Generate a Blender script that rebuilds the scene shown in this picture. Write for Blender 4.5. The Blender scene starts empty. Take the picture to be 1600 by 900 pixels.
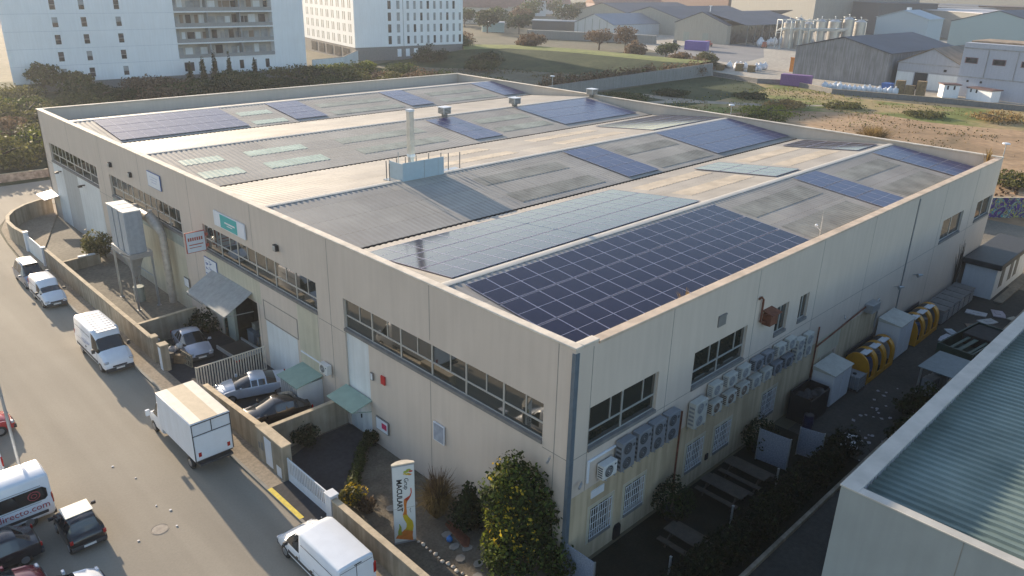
import bpy, math, random
from mathutils import Vector, Matrix, noise
D=bpy.data; C=D.collections.new('scene'); S=bpy.context.scene; S.collection.children.link(C)
rad=math.radians
random.seed(7)
# ---------------- camera
cam=D.objects.new('camera',D.cameras.new('camera')); C.objects.link(cam); S.camera=cam
cam.data.sensor_width=36; cam.data.lens=36*1205.943/1600; cam.data.clip_end=4000; cam.data.clip_start=.5
_az,_el,_ro=rad(45.206),rad(-21.978),rad(1.41)
_f=Vector((math.cos(_el)*math.cos(_az),math.cos(_el)*math.sin(_az),math.sin(_el)))
_r=_f.cross(Vector((0,0,1))).normalized(); _u=_r.cross(_f)
_r2=_r*math.cos(_ro)+_u*math.sin(_ro); _u2=_u*math.cos(_ro)-_r*math.sin(_ro)
cam.matrix_world=Matrix(((_r2.x,_u2.x,-_f.x,-21.126),(_r2.y,_u2.y,-_f.y,-17.598),(_r2.z,_u2.z,-_f.z,24.915),(0,0,0,1)))
# ---------------- light
SUN_EL,SUN_AZ=14.5,86.5      # azimuth counted from +X towards +Y
W=D.worlds.new('World'); S.world=W; W.use_nodes=True
nt=W.node_tree; bg=nt.nodes['Background']; sky=nt.nodes.new('ShaderNodeTexSky'); sky.sky_type='NISHITA'; sky.sun_disc=False
sky.sun_elevation=rad(SUN_EL); sky.sun_rotation=rad(90-SUN_AZ); sky.air_density=1.0; sky.dust_density=1.0; sky.ozone_density=1.5
mxs=nt.nodes.new('ShaderNodeMix'); mxs.data_type='RGBA'; mxs.blend_type='MULTIPLY'; mxs.inputs[0].default_value=1; mxs.inputs[7].default_value=(1.0,.97,.95,1); nt.links.new(sky.outputs[0],mxs.inputs[6]); nt.links.new(mxs.outputs[2],bg.inputs[0]); bg.inputs[1].default_value=.15
sun=D.objects.new('sun',D.lights.new('sun','SUN')); C.objects.link(sun)
sun.data.energy=5.0; sun.data.angle=rad(.55); sun.data.color=(1,.82,.60)
_s=Vector((math.cos(rad(SUN_EL))*math.cos(rad(SUN_AZ)),math.cos(rad(SUN_EL))*math.sin(rad(SUN_AZ)),math.sin(rad(SUN_EL))))
sun.rotation_euler=_s.to_track_quat('Z','Y').to_euler(); sun.location=(0,40,60)
S.view_settings.view_transform='Standard'; S.view_settings.look='None'; S.view_settings.exposure=1.0; S.view_settings.gamma=1
S.render.engine='CYCLES'
# ---------------- helpers
class MB:
    def __init__(s): s.v=[]; s.f=[]; s.m=[]; s.T=Matrix.Identity(4); s.cm=0
    def vv(s,pts):
        n=len(s.v); T=s.T
        s.v+= [tuple(T@Vector(p)) for p in pts]; return n
    def poly(s,pts,m=None):
        n=s.vv(pts); s.f.append(tuple(range(n,n+len(pts)))); s.m.append(s.cm if m is None else m)
    def faces(s,pts,fs,m=None):
        n=s.vv(pts); mm=s.cm if m is None else m
        for f in fs: s.f.append(tuple(n+i for i in f)); s.m.append(mm)
    def box(s,x0,y0,z0,x1,y1,z1,m=None):
        if x0>x1:x0,x1=x1,x0
        if y0>y1:y0,y1=y1,y0
        if z0>z1:z0,z1=z1,z0
        s.faces([(x0,y0,z0),(x1,y0,z0),(x1,y1,z0),(x0,y1,z0),(x0,y0,z1),(x1,y0,z1),(x1,y1,z1),(x0,y1,z1)],
          [(0,3,2,1),(4,5,6,7),(0,1,5,4),(1,2,6,5),(2,3,7,6),(3,0,4,7)],m); return s
    def cbox(s,c,d,m=None):
        x,y,z=c;a,b,e=d; return s.box(x-a/2,y-b/2,z-e/2,x+a/2,y+b/2,z+e/2,m)
    def prism(s,pts,d,m=None):   # polygon extruded by vector d
        n=len(pts); d=Vector(d); P=[Vector(p) for p in pts]; Q=[p+d for p in P]
        s.faces(P+Q,[tuple(range(n))[::-1],tuple(range(n,2*n))]+[(i,(i+1)%n,n+(i+1)%n,n+i) for i in range(n)],m); return s
    def tube(s,path,r,n=8,m=None,cap=True):
        P=[Vector(p) for p in path]; R=r if isinstance(r,(list,tuple)) else [r]*len(P); rings=[]
        for i,p in enumerate(P):
            t=(P[min(i+1,len(P)-1)]-P[max(i-1,0)]).normalized()
            a=t.orthogonal().normalized() if i==0 else (a-t*a.dot(t)).normalized()
            b=t.cross(a); rings.append([p+(a*math.cos(2*math.pi*k/n)+b*math.sin(2*math.pi*k/n))*R[i] for k in range(n)])
        V=[q for r_ in rings for q in r_]; F=[]
        for i in range(len(P)-1):
            for k in range(n): F.append((i*n+k,i*n+(k+1)%n,(i+1)*n+(k+1)%n,(i+1)*n+k))
        if cap: F.append(tuple(range(n))[::-1]); F.append(tuple(range((len(P)-1)*n,len(P)*n)))
        s.faces(V,F,m); return s
    def cyl(s,c,r,h,ax='z',n=16,m=None,r2=None):
        c=Vector(c); d={'x':Vector((h,0,0)),'y':Vector((0,h,0)),'z':Vector((0,0,h))}[ax]
        return s.tube([c,c+d],[r,r if r2 is None else r2],n,m)
    def ball(s,c,r,seg=10,rg=7,m=None,jit=0):
        rx,ry,rz=r if isinstance(r,(list,tuple)) else (r,r,r); V=[];F=[]
        for i in range(rg+1):
            th=math.pi*i/rg
            for k in range(seg):
                ph=2*math.pi*k/seg; q=1+jit*(random.random()-.5)
                V.append((c[0]+rx*q*math.sin(th)*math.cos(ph),c[1]+ry*q*math.sin(th)*math.sin(ph),c[2]+rz*q*math.cos(th)))
        for i in range(rg):
            for k in range(seg): F.append((i*seg+k,(i+1)*seg+k,(i+1)*seg+(k+1)%seg,i*seg+(k+1)%seg))
        s.faces(V,F,m); return s
    def build(s,name,mats,parent=None,loc=None,rz=None,bev=0,smooth=True,label=None,merge=True):
        me=D.meshes.new(name); me.from_pydata(s.v,[],s.f)
        if not isinstance(mats,(list,tuple)): mats=[mats]
        for m in mats: me.materials.append(m)
        if len(mats)>1: me.polygons.foreach_set('material_index',s.m)
        me.validate(); me.update()
        if smooth:
            me.polygons.foreach_set('use_smooth',[True]*len(me.polygons)); me.set_sharp_from_angle(angle=rad(32))
        o=D.objects.new(name,me); C.objects.link(o)
        if parent: o.parent=parent
        if loc is not None: o.location=loc
        if rz is not None: o.rotation_euler=(0,0,rz)
        if bev:
            b=o.modifiers.new('bevel','BEVEL'); b.width=bev; b.segments=2; b.limit_method='ANGLE'; b.angle_limit=rad(35)
        if label: o['label']=label
        return o
def tag(o,label,cat,group=None,kind=None):
    if label: o['label']=label
    if cat: o['category']=cat
    if group: o['group']=group
    if kind: o['kind']=kind
    return o
def thing(name,label,cat,loc=(0,0,0),rz=0,group=None):
    o=D.objects.new(name,None); C.objects.link(o); o.location=loc; o.rotation_euler=(0,0,rz); o.empty_display_size=.3
    return tag(o,label,cat,group)
def struct(mb,name,mat,**k):
    o=mb.build(name,mat,**k); o['kind']='structure'; return o
def copy_tree(o,parent=None):
    c=o.copy(); C.objects.link(c)
    if parent: c.parent=parent
    for ch in list(o.children): copy_tree(ch,c)
    return c
def place(proto,first,loc,rz,label=None,group=None,scale=None):
    o=proto if first else copy_tree(proto)
    o.location=loc; o.rotation_euler=(0,0,rz)
    if label: o['label']=label
    if group: o['group']=group
    if scale: o.scale=scale
    return o
def rot(a,b): return math.atan2(b[1]-a[1],b[0]-a[0])
# ---------------- materials
def newmat(name):
    m=D.materials.new(name); m.use_nodes=True; n=m.node_tree; return m,n,n.nodes['Principled BSDF']
def mat(name,col,rough=.6,metal=0,var=.12,scale=3.,det=5,bump=0,bscale=None,streak=0,spec=None,ior=None,col2=None,cscale=None,coat=0,trans=0,island=0):
    m,n,b=newmat(name); L=n.links.new; N=n.nodes.new
    b.inputs['Roughness'].default_value=rough; b.inputs['Metallic'].default_value=metal
    if spec is not None: b.inputs['Specular IOR Level'].default_value=spec
    if ior: b.inputs['IOR'].default_value=ior
    if coat: b.inputs['Coat Weight'].default_value=coat; b.inputs['Coat Roughness'].default_value=.06
    tc=N('ShaderNodeTexCoord'); co=tc.outputs['Object']
    nz=N('ShaderNodeTexNoise'); nz.inputs['Scale'].default_value=cscale or scale; nz.inputs['Detail'].default_value=det; nz.inputs['Roughness'].default_value=.6; L(co,nz.inputs['Vector'])
    rp=N('ShaderNodeValToRGB'); c=Vector(col[:3]); lo=c*(1-var*1.6); hi=Vector(col2) if col2 else c*(1+var)
    rp.color_ramp.elements[0].position=.32; rp.color_ramp.elements[1].position=.68
    rp.color_ramp.elements[0].color=(*lo,1); rp.color_ramp.elements[1].color=(*hi,1); L(nz.outputs['Fac'],rp.inputs[0]); out=rp.outputs[0]
    if streak:
        mp=N('ShaderNodeMapping'); mp.inputs['Scale'].default_value=(1.7,1.7,.12); L(co,mp.inputs['Vector'])
        n2=N('ShaderNodeTexNoise'); n2.inputs['Scale'].default_value=1.6; n2.inputs['Detail'].default_value=6; L(mp.outputs[0],n2.inputs['Vector'])
        r2=N('ShaderNodeValToRGB'); r2.color_ramp.elements[0].position=.4; r2.color_ramp.elements[1].position=.62
        r2.color_ramp.elements[0].color=(1-streak,1-streak*1.05,1-streak*1.15,1); r2.color_ramp.elements[1].color=(1,1,1,1); L(n2.outputs['Fac'],r2.inputs[0])
        mx=N('ShaderNodeMix'); mx.data_type='RGBA'; mx.blend_type='MULTIPLY'; mx.inputs[0].default_value=1; L(out,mx.inputs[6]); L(r2.outputs[0],mx.inputs[7]); out=mx.outputs[2]
    if island:
        gi=N('ShaderNodeNewGeometry'); mr=N('ShaderNodeMapRange'); mr.inputs['To Min'].default_value=1-island; mr.inputs['To Max'].default_value=1+island; L(gi.outputs['Random Per Island'],mr.inputs[0])
        mx=N('ShaderNodeMix'); mx.data_type='RGBA'; mx.blend_type='MULTIPLY'; mx.inputs[0].default_value=1; L(out,mx.inputs[6]); L(mr.outputs[0],mx.inputs[7]); out=mx.outputs[2]
    L(out,b.inputs['Base Color'])
    if bump:
        nb=N('ShaderNodeTexNoise'); nb.inputs['Scale'].default_value=bscale or scale*6; nb.inputs['Detail'].default_value=4; L(co,nb.inputs['Vector'])
        bp=N('ShaderNodeBump'); bp.inputs['Strength'].default_value=bump; bp.inputs['Distance'].default_value=.03; L(nb.outputs['Fac'],bp.inputs['Height']); L(bp.outputs[0],b.inputs['Normal'])
    if trans: b.inputs['Transmission Weight'].default_value=trans
    return m
def rampmat(name,stops,scale,rough=.95,scale2=None,bump=.3,bscale=20,det=8,dist=.04,warp=0,tracks=0,amp=.2):
    m,n,b=newmat(name); L=n.links.new; N=n.nodes.new; b.inputs['Roughness'].default_value=rough; b.inputs['Specular IOR Level'].default_value=.25
    tc=N('ShaderNodeTexCoord'); nz=N('ShaderNodeTexNoise'); nz.inputs['Scale'].default_value=scale; nz.inputs['Detail'].default_value=det; nz.inputs['Roughness'].default_value=.62; nz.inputs['Distortion'].default_value=warp
    L(tc.outputs['Object'],nz.inputs['Vector']); rp=N('ShaderNodeValToRGB'); e=rp.color_ramp.elements
    while len(e)<len(stops): e.new(.5)
    for i,(p,c) in enumerate(stops): e[i].position=p; e[i].color=(*c,1)
    L(nz.outputs['Fac'],rp.inputs[0]); out=rp.outputs[0]
    n2=N('ShaderNodeTexNoise'); n2.inputs['Scale'].default_value=scale2 or scale*14; n2.inputs['Detail'].default_value=4; L(tc.outputs['Object'],n2.inputs['Vector'])
    mr=N('ShaderNodeMapRange'); mr.inputs['From Min'].default_value=.3; mr.inputs['From Max'].default_value=.7; mr.inputs['To Min'].default_value=1-amp; mr.inputs['To Max'].default_value=1+amp; L(n2.outputs['Fac'],mr.inputs[0])
    mx=N('ShaderNodeMix'); mx.data_type='RGBA'; mx.blend_type='MULTIPLY'; mx.inputs[0].default_value=1; L(out,mx.inputs[6]); L(mr.outputs[0],mx.inputs[7])
    out=mx.outputs[2]
    if tracks:
        mp=N('ShaderNodeMapping'); mp.inputs['Scale'].default_value=(.42,.025,1); L(tc.outputs['Object'],mp.inputs[0]); n3=N('ShaderNodeTexNoise'); n3.inputs['Scale'].default_value=1; n3.inputs['Detail'].default_value=3; L(mp.outputs[0],n3.inputs['Vector'])
        m3=N('ShaderNodeMapRange'); m3.inputs['From Min'].default_value=.38; m3.inputs['From Max'].default_value=.6; m3.inputs['To Min'].default_value=1-tracks; m3.inputs['To Max'].default_value=1.05; L(n3.outputs['Fac'],m3.inputs[0])
        m4=N('ShaderNodeMix'); m4.data_type='RGBA'; m4.blend_type='MULTIPLY'; m4.inputs[0].default_value=1; L(out,m4.inputs[6]); L(m3.outputs[0],m4.inputs[7]); out=m4.outputs[2]
    L(out,b.inputs['Base Color'])
    nb=N('ShaderNodeTexNoise'); nb.inputs['Scale'].default_value=bscale; nb.inputs['Detail'].default_value=5; L(tc.outputs['Object'],nb.inputs['Vector'])
    bp=N('ShaderNodeBump'); bp.inputs['Strength'].default_value=bump; bp.inputs['Distance'].default_value=dist; L(nb.outputs['Fac'],bp.inputs['Height']); L(bp.outputs[0],b.inputs['Normal'])
    return m
M={}
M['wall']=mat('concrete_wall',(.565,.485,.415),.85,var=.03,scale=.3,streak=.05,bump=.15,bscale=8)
M['cream']=mat('cream_wall',(.50,.47,.37),.85,var=.06,scale=.5,streak=.12)
M['whiteclad']=mat('white_cladding',(.66,.69,.70),.5,var=.05,scale=.4,streak=.08)
M['coping']=mat('coping_stone',(.66,.58,.48),.8,var=.14,scale=1.3,bump=.2)
M['roof']=mat('corrugated_roof',(.36,.335,.30),.7,0,var=.13,scale=.25,det=8,streak=0,bump=.1,bscale=3)
_n=M['roof'].node_tree; _b=_n.nodes['Principled BSDF']; _src=_b.inputs['Base Color'].links[0].from_socket; _tc=_n.nodes.new('ShaderNodeTexCoord'); _br=_n.nodes.new('ShaderNodeTexBrick')
for _k,_v in (('Scale',1),('Mortar Size',.022),('Mortar Smooth',.3),('Brick Width',10.08),('Row Height',2.33),('Bias',0)): _br.inputs[_k].default_value=_v
_br.inputs['Color1'].default_value=(.86,.86,.88,1); _br.inputs['Color2'].default_value=(1.08,1.06,1.03,1); _br.inputs['Mortar'].default_value=(.62,.6,.58,1); _br.offset=.35
_mx=_n.nodes.new('ShaderNodeMix'); _mx.data_type='RGBA'; _mx.blend_type='MULTIPLY'; _mx.inputs[0].default_value=1
_n.links.new(_tc.outputs['Object'],_br.inputs['Vector']); _n.links.new(_src,_mx.inputs[6]); _n.links.new(_br.outputs['Color'],_mx.inputs[7]); _n.links.new(_mx.outputs[2],_b.inputs['Base Color'])
M['sheet']=mat('translucent_sheet',(.50,.56,.42),.4,var=.14,scale=.8)
M['sheetd']=mat('unlit_sheet',(.27,.26,.225),.7,var=.2,scale=.5)  # darker copy for unlit roof lights, lack of light painted into the colour
M['sheetc']=mat('ridge_cap',(.50,.47,.42),.6,0,var=.06,scale=1)
M['dark']=mat('dark_gap',(.03,.03,.032),.8,var=.2)
M['joint']=mat('joint_sealant',(.25,.235,.21),.9,var=.1)
M['alu']=mat('aluminium',(.52,.52,.50),.4,.5,var=.05)
M['glass']=mat('window_glass',(.03,.032,.026),.03,var=.1,ior=2.4)
M['pipe']=mat('zinc_downpipe',(.13,.17,.21),.45,.2,var=.08,streak=.1)
M['gcell']=mat('solar_cells',(.014,.009,.030),.12,var=.15,scale=.8,ior=1.36)
M['gframe']=mat('panel_frame',(.44,.42,.50),.4,.5,var=.05)
M['sill']=mat('window_sill',(.19,.185,.18),.8,var=.1,scale=2,streak=.1)
M['white']=mat('white_paint',(.66,.69,.74),.5,var=.03,scale=1,streak=.05)
M['green']=mat('pale_green_sheet',(.24,.35,.30),.55,var=.08,scale=1.5)
M['greenp']=mat('green_grey_panel',(.30,.34,.31),.8,var=.06,streak=.15)
M['steel']=mat('galvanised_steel',(.40,.42,.44),.4,.6,var=.08)
M['red']=mat('red_paint',(.5,.03,.03),.4,var=.08)
M['rust']=mat('rusty_metal',(.16,.055,.03),.8,var=.3,scale=4)
M['black']=mat('black_plastic',(.02,.02,.022),.5,var=.1)
M['wallside']=mat('yard_wall',(.36,.31,.24),.9,var=.13,scale=.8,streak=.28,bump=.4,bscale=14)
M['walltop']=mat('yard_wall_coping',(.50,.41,.29),.9,var=.16,scale=2,bump=.3)
M['asphalt']=rampmat('street_asphalt',[(.3,(.275,.243,.197)),(.5,(.298,.264,.214)),(.68,(.318,.282,.228))],.12,.9,9,.0,70,8,.003,.4,tracks=.14,amp=.05)
M['pave']=rampmat('pavement_slabs',[(.3,(.24,.20,.155)),(.6,(.31,.26,.20))],.5,.95,6,.4,18)
M['yard']=rampmat('yard_concrete',[(.3,(.15,.135,.11)),(.7,(.235,.21,.17))],.3,.9,4,.3,15)
M['drive']=rampmat('driveway_asphalt',[(.3,(.035,.035,.04)),(.7,(.055,.055,.06))],.4,.9,4,.3,40,dist=.01)
M['gravel']=rampmat('gravel',[(.3,(.10,.085,.065)),(.7,(.19,.165,.13))],.8,.95,9,.9,30)
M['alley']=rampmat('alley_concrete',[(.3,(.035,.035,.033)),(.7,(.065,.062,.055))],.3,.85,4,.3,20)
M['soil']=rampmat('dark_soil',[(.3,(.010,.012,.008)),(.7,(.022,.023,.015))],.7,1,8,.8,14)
M['yellow']=mat('yellow_kerb_paint',(.66,.50,.04),.7,var=.15,scale=4)
M['kerb']=mat('kerb_stone',(.22,.21,.19),.85,var=.12,scale=2)
# ---------------- ground, street
g=MB(); g.box(-1500,-1500,-1.2,2500,2500,-.02); struct(g,'ground',rampmat('open_ground',[(.3,(.075,.075,.045)),(.5,(.12,.11,.075)),(.7,(.16,.14,.10))],.035,.95,.6,.3,2,8,.1,.6),smooth=False)
def sheet(pts,z,name,m,t=.3):
    a=MB(); a.prism([(x,y,z-t) for x,y in pts],(0,0,t)); return struct(a,name,m,smooth=False)
sheet([(-60,-60),(-6.75,-60),(-6.75,60),(-6.4,66),(-5.9,72),(-3,78.3),(-3,90.2),(-60,90.2)],0,'road',M['asphalt'])
sheet([(-3.0,78.4),(75,78.4),(75,90.2),(-3.0,90.2)],0,'cross_road',M['asphalt'])
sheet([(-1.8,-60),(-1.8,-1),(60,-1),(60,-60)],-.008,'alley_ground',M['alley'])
# pavement strip with kerb (a real step)
def strip(path,w0,w1,z,name,m):
    a=MB()
    for (x0,y0),(x1,y1) in zip(path,path[1:]): a.prism([(x0+w0,y0,-.25),(x0+w1,y0,-.25),(x1+w1,y1,-.25),(x1+w0,y1,-.25)],(0,0,.25+z))
    return struct(a,name,m,smooth=False)
PK=[(-6.75,-40),(-6.75,60),(-6.45,66),(-5.9,71),(-4.4,75.5),(-1.5,77.6),(4,78.3),(60,78.3)]
strip(PK[:2],.16,1.35,.13,'pavement',M['pave']); strip(PK[:2],0,.16,.135,'kerb',M['kerb'])
sheet([(-6.59,60),(-6.3,66),(-5.75,71),(-4.3,75.3),(-1.5,77.4),(4,78.1),(62,78.1),(62,73.2),(0,73.2),(-5,60)],.13,'corner_pavement',M['pave'])
a=MB(); a.box(-6.73,11.2,.1,-6.48,14.4,.141); o=a.build('kerb_marking',M['yellow'],smooth=False); o['kind']='structure'
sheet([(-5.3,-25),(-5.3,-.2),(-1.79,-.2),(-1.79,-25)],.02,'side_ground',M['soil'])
sheet([(-5.4,17.3),(-5.4,72),(-4,74),(0,74),(0,17.3)],.03,'yard_floor',M['yard'])
sheet([(-5.39,17.45),(-5.39,35.4),(0,35.4),(0,17.45)],.036,'yard_asphalt',M['drive'])
sheet([(-5.4,-.3),(-5.4,17.3),(0,17.3),(0,-.3)],.03,'garden_gravel',M['gravel'])
sheet([(-5.45,10.6),(-5.45,14.4),(-4.6,16.2),(-2.2,17.1),(0,17.1),(0,14.7),(-1.0,14.5),(-1.9,13.5),(-2.9,12.2),(-4.0,11.2),(-4.6,10.7)],.036,'driveway',M['drive'])
sheet([(-6.6,10.4),(-6.6,14.4),(-5.3,14.4),(-5.3,10.4)],.137,'gate_ramp',M['drive'])
# ---------------- main building
HX,HY,HZ=56.4,73.1,11.25
VA=[.6,18.7,37.1,57.2,72.7]; RI=[9.4,27.2,47.0,65.5]; ZV,ZR=10.0,10.95
B=thing('industrial_building','long cream concrete factory hall with low ridged roof filling the middle','building')
def wall(mb,axis,c0,c1,u0,u1,z0,z1,holes):   # slab between planes c0,c1 with rectangular holes (ua,ub,za,zb)
    us=sorted({u0,u1}|{h[0] for h in holes}|{h[1] for h in holes}); zs=sorted({z0,z1}|{h[2] for h in holes}|{h[3] for h in holes})
    def solid(i,j):
        if i<0 or j<0 or i>=len(us)-1 or j>=len(zs)-1: return False
        u=(us[i]+us[i+1])/2; z=(zs[j]+zs[j+1])/2
        return not any(h[0]<u<h[1] and h[2]<z<h[3] for h in holes)
    P=(lambda c,u,z:(c,u,z)) if axis=='x' else (lambda c,u,z:(u,c,z))
    for i in range(len(us)-1):
        for j in range(len(zs)-1):
            if not solid(i,j): continue
            a,b,c,d=us[i],us[i+1],zs[j],zs[j+1]
            for k in (c0,c1): mb.poly([P(k,a,c),P(k,b,c),P(k,b,d),P(k,a,d)])
            if not solid(i-1,j): mb.poly([P(c0,a,c),P(c1,a,c),P(c1,a,d),P(c0,a,d)])
            if not solid(i+1,j): mb.poly([P(c0,b,c),P(c1,b,c),P(c1,b,d),P(c0,b,d)])
            if not solid(i,j-1): mb.poly([P(c0,a,c),P(c1,a,c),P(c1,b,c),P(c0,b,c)])
            if not solid(i,j+1): mb.poly([P(c0,a,d),P(c1,a,d),P(c1,b,d),P(c0,b,d)])
SW=[(1.6,17.0,6.3,8.15),(19.85,35.0,6.3,8.2),(38.85,53.65,6.35,8.25),(56.95,70.9,6.4,8.25)]
SD=[(14.7,17.0,.02,6.1),(27.7,33.7,.02,4.4)]
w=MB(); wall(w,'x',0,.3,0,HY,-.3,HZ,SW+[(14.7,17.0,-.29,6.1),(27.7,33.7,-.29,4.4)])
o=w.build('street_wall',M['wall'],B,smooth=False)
RW=[(1.15,6.05,6.15,8.2),(9.0,14.0,6.15,8.12),(43.6,48.4,6.2,8.0),(51.9,56.0,6.3,8.0)]
RS=[(17.15,18.55,6.5,8.2),(19.95,21.1,6.5,8.1)]
BW=[(1.65,3.2,1.05,2.75),(4.2,5.7,1.05,2.7),(9.35,10.9,1.0,2.65),(12.05,13.65,1.0,2.55),(17.1,18.7,1.05,2.7)]
RD=[(24.6,26.6,-.29,2.6)]
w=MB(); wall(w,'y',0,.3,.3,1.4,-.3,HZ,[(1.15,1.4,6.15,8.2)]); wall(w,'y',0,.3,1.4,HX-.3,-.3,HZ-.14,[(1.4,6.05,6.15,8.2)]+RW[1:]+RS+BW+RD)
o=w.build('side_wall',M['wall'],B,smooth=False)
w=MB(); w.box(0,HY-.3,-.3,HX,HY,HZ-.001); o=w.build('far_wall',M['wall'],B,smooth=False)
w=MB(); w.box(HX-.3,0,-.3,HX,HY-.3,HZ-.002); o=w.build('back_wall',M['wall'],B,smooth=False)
w=MB() # parapet inner faces + gutter
w.box(-.03,-.03,HZ,.45,HY+.03,HZ+.1); w.box(.45,HY-.42,HZ,HX,HY+.03,HZ+.1); w.box(HX-.42,-.03,HZ-.04,HX+.03,HY-.42,HZ+.07)
w.box(.45,-.03,HZ,1.45,.42,HZ+.1)
o=w.build('parapet_coping',M['coping'],B,bev=.03)
w=MB(); w.box(1.46,-.035,HZ-.14,HX-.43,.5,HZ-.03); w.build('side_coping',mat('sun_tinted_coping',(.54,.43,.33),.85,var=.14,scale=1.2,bump=.2),B,bev=.03,label='sun tinted coping of the side wall')  # warm low sunlight on this coping is put into its colour
w=MB()
for y in [9.4,18.4,27.5,37,46.3,55.3,63.4]: w.box(-.004,y-.02,.1,.01,y+.02,HZ-.01) if False else None
for y in [.9,9.3,18.4,27.4,36.9,46.2,55.3,64]:
    for (a,b) in ([(-.1,6.1),(8.35,HZ)] if any(h[0]<y<h[1] for h in SW) else [(-.1,HZ)]):
        if 27.6<y<33.8 or 14.6<y<17: a=6
        w=MB(); w.box(-.005,y-.018,a,.01,y+.018,b); w.build('panel_joint',M['joint'],B,smooth=False)
for x in [1.12,6.8,14.6,22,29.4,36.9,42.8,50.3]: w=MB(); w.box(x-.018,-.005,0,x+.018,.01,HZ-.15); w.build('panel_joint',M['joint'],B,smooth=False)
for y0,y1 in ((0,1.6),(17,19.8),(35,38.8),(53.7,56.9),(71,HY)): w=MB(); w.box(-.0045,y0+.01,6.0,.01,y1-.01,6.035); w.build('panel_joint',M['joint'],B,smooth=False)
w=MB(); w.box(.01,-.005,6.0,HX,.008,6.03); o=w.build('panel_joint',M['joint'],B,smooth=False)
w=MB(); w.prism([(-.05,-.05,0),(.2,-.05,0),(.2,-.012,0),(-.012,-.012,0),(-.012,.14,0),(-.05,.14,0)],(0,0,HZ-.15)); w.build('corner_downpipe',M['pipe'],B,smooth=False)
for x,z0 in ((8.3,0.3),(23.2,0)):
    w=MB(); w.tube([(x,-.1,z0),(x,-.1,4.4),(x,-.1,5.2)],.05,8); w.build('drainpipe',M['rust'],B)
w=MB(); w.box(36.85,-.06,.2,37.0,0,HZ-.3); w.build('rain_strip',mat('grey_strip',(.22,.22,.22),.6),B)
# roof slopes, real corrugation
def slope(x0,x1,ya,za,yb,zb,pitch,h,mb,wav=False):
    n=int((x1-x0)/pitch); P=[]
    for i in range(n):
        x=x0+i*pitch
        P+= [(x,0),(x+pitch*.32,0),(x+pitch*.46,h),(x+pitch*.82,h)]
    P.append((x0+n*pitch,0))
    V=[]
    for x,dz in P: V+=[(x,ya,za+dz),(x,yb,zb+dz)]
    mb.faces(V,[(2*i,2*i+2,2*i+3,2*i+1) for i in range(len(P)-1)])
for i in range(4):
    w=MB(); slope(.3,HX-.3,VA[i]+.12,ZV,RI[i],ZR,.42,.035,w); w.build('roof_slope',M['roof'],B)
    w=MB(); slope(.3,HX-.3,RI[i],ZR,VA[i+1]-.12,ZV,.42,.035,w); w.build('roof_slope',M['roof'],B)
    w=MB(); r=RI[i]; w.prism([(.4,r-.26,ZR+.03),(.4,r,ZR+.08),(.4,r+.26,ZR+.03),(.4,r+.26,ZR+.0),(.4,r-.26,ZR+.0)],(HX-.8,0,0)); w.build('ridge_cap',M['sheetc'],B)
w=MB()
for i in range(5): w.box(.3,VA[i]-.13 if i else .3,ZV-.35,HX-.3,VA[i]+.13 if i<4 else HY-.3,ZV-.12)
for i in range(1,4): w.prism([(.3,VA[i]+.12,ZV-.12),(.3,VA[i]+.16,ZV+.04),(.3,VA[i]+.1,ZV+.03)],(HX-.6,0,0))
w.build('valley_gutter',M['dark'],B,smooth=False)
w=MB(); w.box(.3,.3,ZV-1,HX-.3,HY-.3,ZV-.7); w.build('ceiling',M['dark'],B,smooth=False)
def roofpt(i,s,x,t,off=.1):   # t metres up the slope from the valley
    y0,y1=(VA[i],RI[i]) if s<0 else (VA[i+1],RI[i]); L=abs(y1-y0); d=1 if s<0 else -1
    return Vector((x,y0+d*t,ZV+t*(ZR-ZV)/L+off))
def patch(i,s,x0,x1,ya,yb,m,name,off=.012):
    x0=.3+round((x0-.3)/.42)*.42; x1=.3+round((x1-.3)/.42)*.42+.01
    t0=abs(ya-(VA[i] if s<0 else VA[i+1])); t1=abs(yb-(VA[i] if s<0 else VA[i+1]))
    if t0>t1: t0,t1=t1,t0
    a=roofpt(i,s,x0,t0,off); b=roofpt(i,s,x0,t1,off); w=MB(); slope(x0,x1,a.y,a.z,b.y,b.z,.42,.035,w); w.build(name,m,B)
for (xa,xb) in ((2.4,5.7),(7.9,13.5)):
    for ya,yb in ((42.8,44.2),(39.2,40.8)): patch(2,-1,xa,xb,ya,yb,M['sheet'],'roof_light')
for (xa,xb) in ((16.4,19.9),):
    for ya,yb in ((61.5,62.9),(58.1,59.4)): patch(3,-1,xa,xb,ya,yb,M['sheet'],'roof_light')
M['sheete']=mat('paler_unlit_sheet',(.33,.34,.28),.6,var=.2,scale=.6)  # another roof light copy, its unlit look painted into the colour
for xa,xb in ((16.5,26.5),):
    for ya,yb in ((42.6,44.2),(39.2,40.8)): patch(2,-1,xa,xb,ya,yb,M['sheete'],'roof_light')
for xa,xb in ((33.5,41),):
    for ya,yb in ((42.6,44.2),(39.2,40.8)): patch(2,-1,xa,xb,ya,yb,M['sheete'],'roof_light')
for xa,xb in ((16.8,25.8),(33.6,41.4)):
    for ya,yb in ((23.4,25.0),(19.6,21.4)): patch(1,-1,xa,xb,ya,yb,M['sheetd'],'roof_light')
for xa,xb in ((24.6,34.4),(40.4,49.2)):
    for ya,yb in ((5.9,7.8),(1.9,4.1)): patch(0,-1,xa,xb,ya,yb,M['sheetd'],'roof_light')
for xa,xb in ((26,35.5),(42,50.5)):
    for ya,yb in ((61.5,63),(58.3,59.8)): patch(3,-1,xa,xb,ya,yb,M['sheete'],'roof_light')
M['sheetf']=mat('sandy_sheet',(.47,.40,.31),.6,var=.16,scale=.7)
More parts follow.
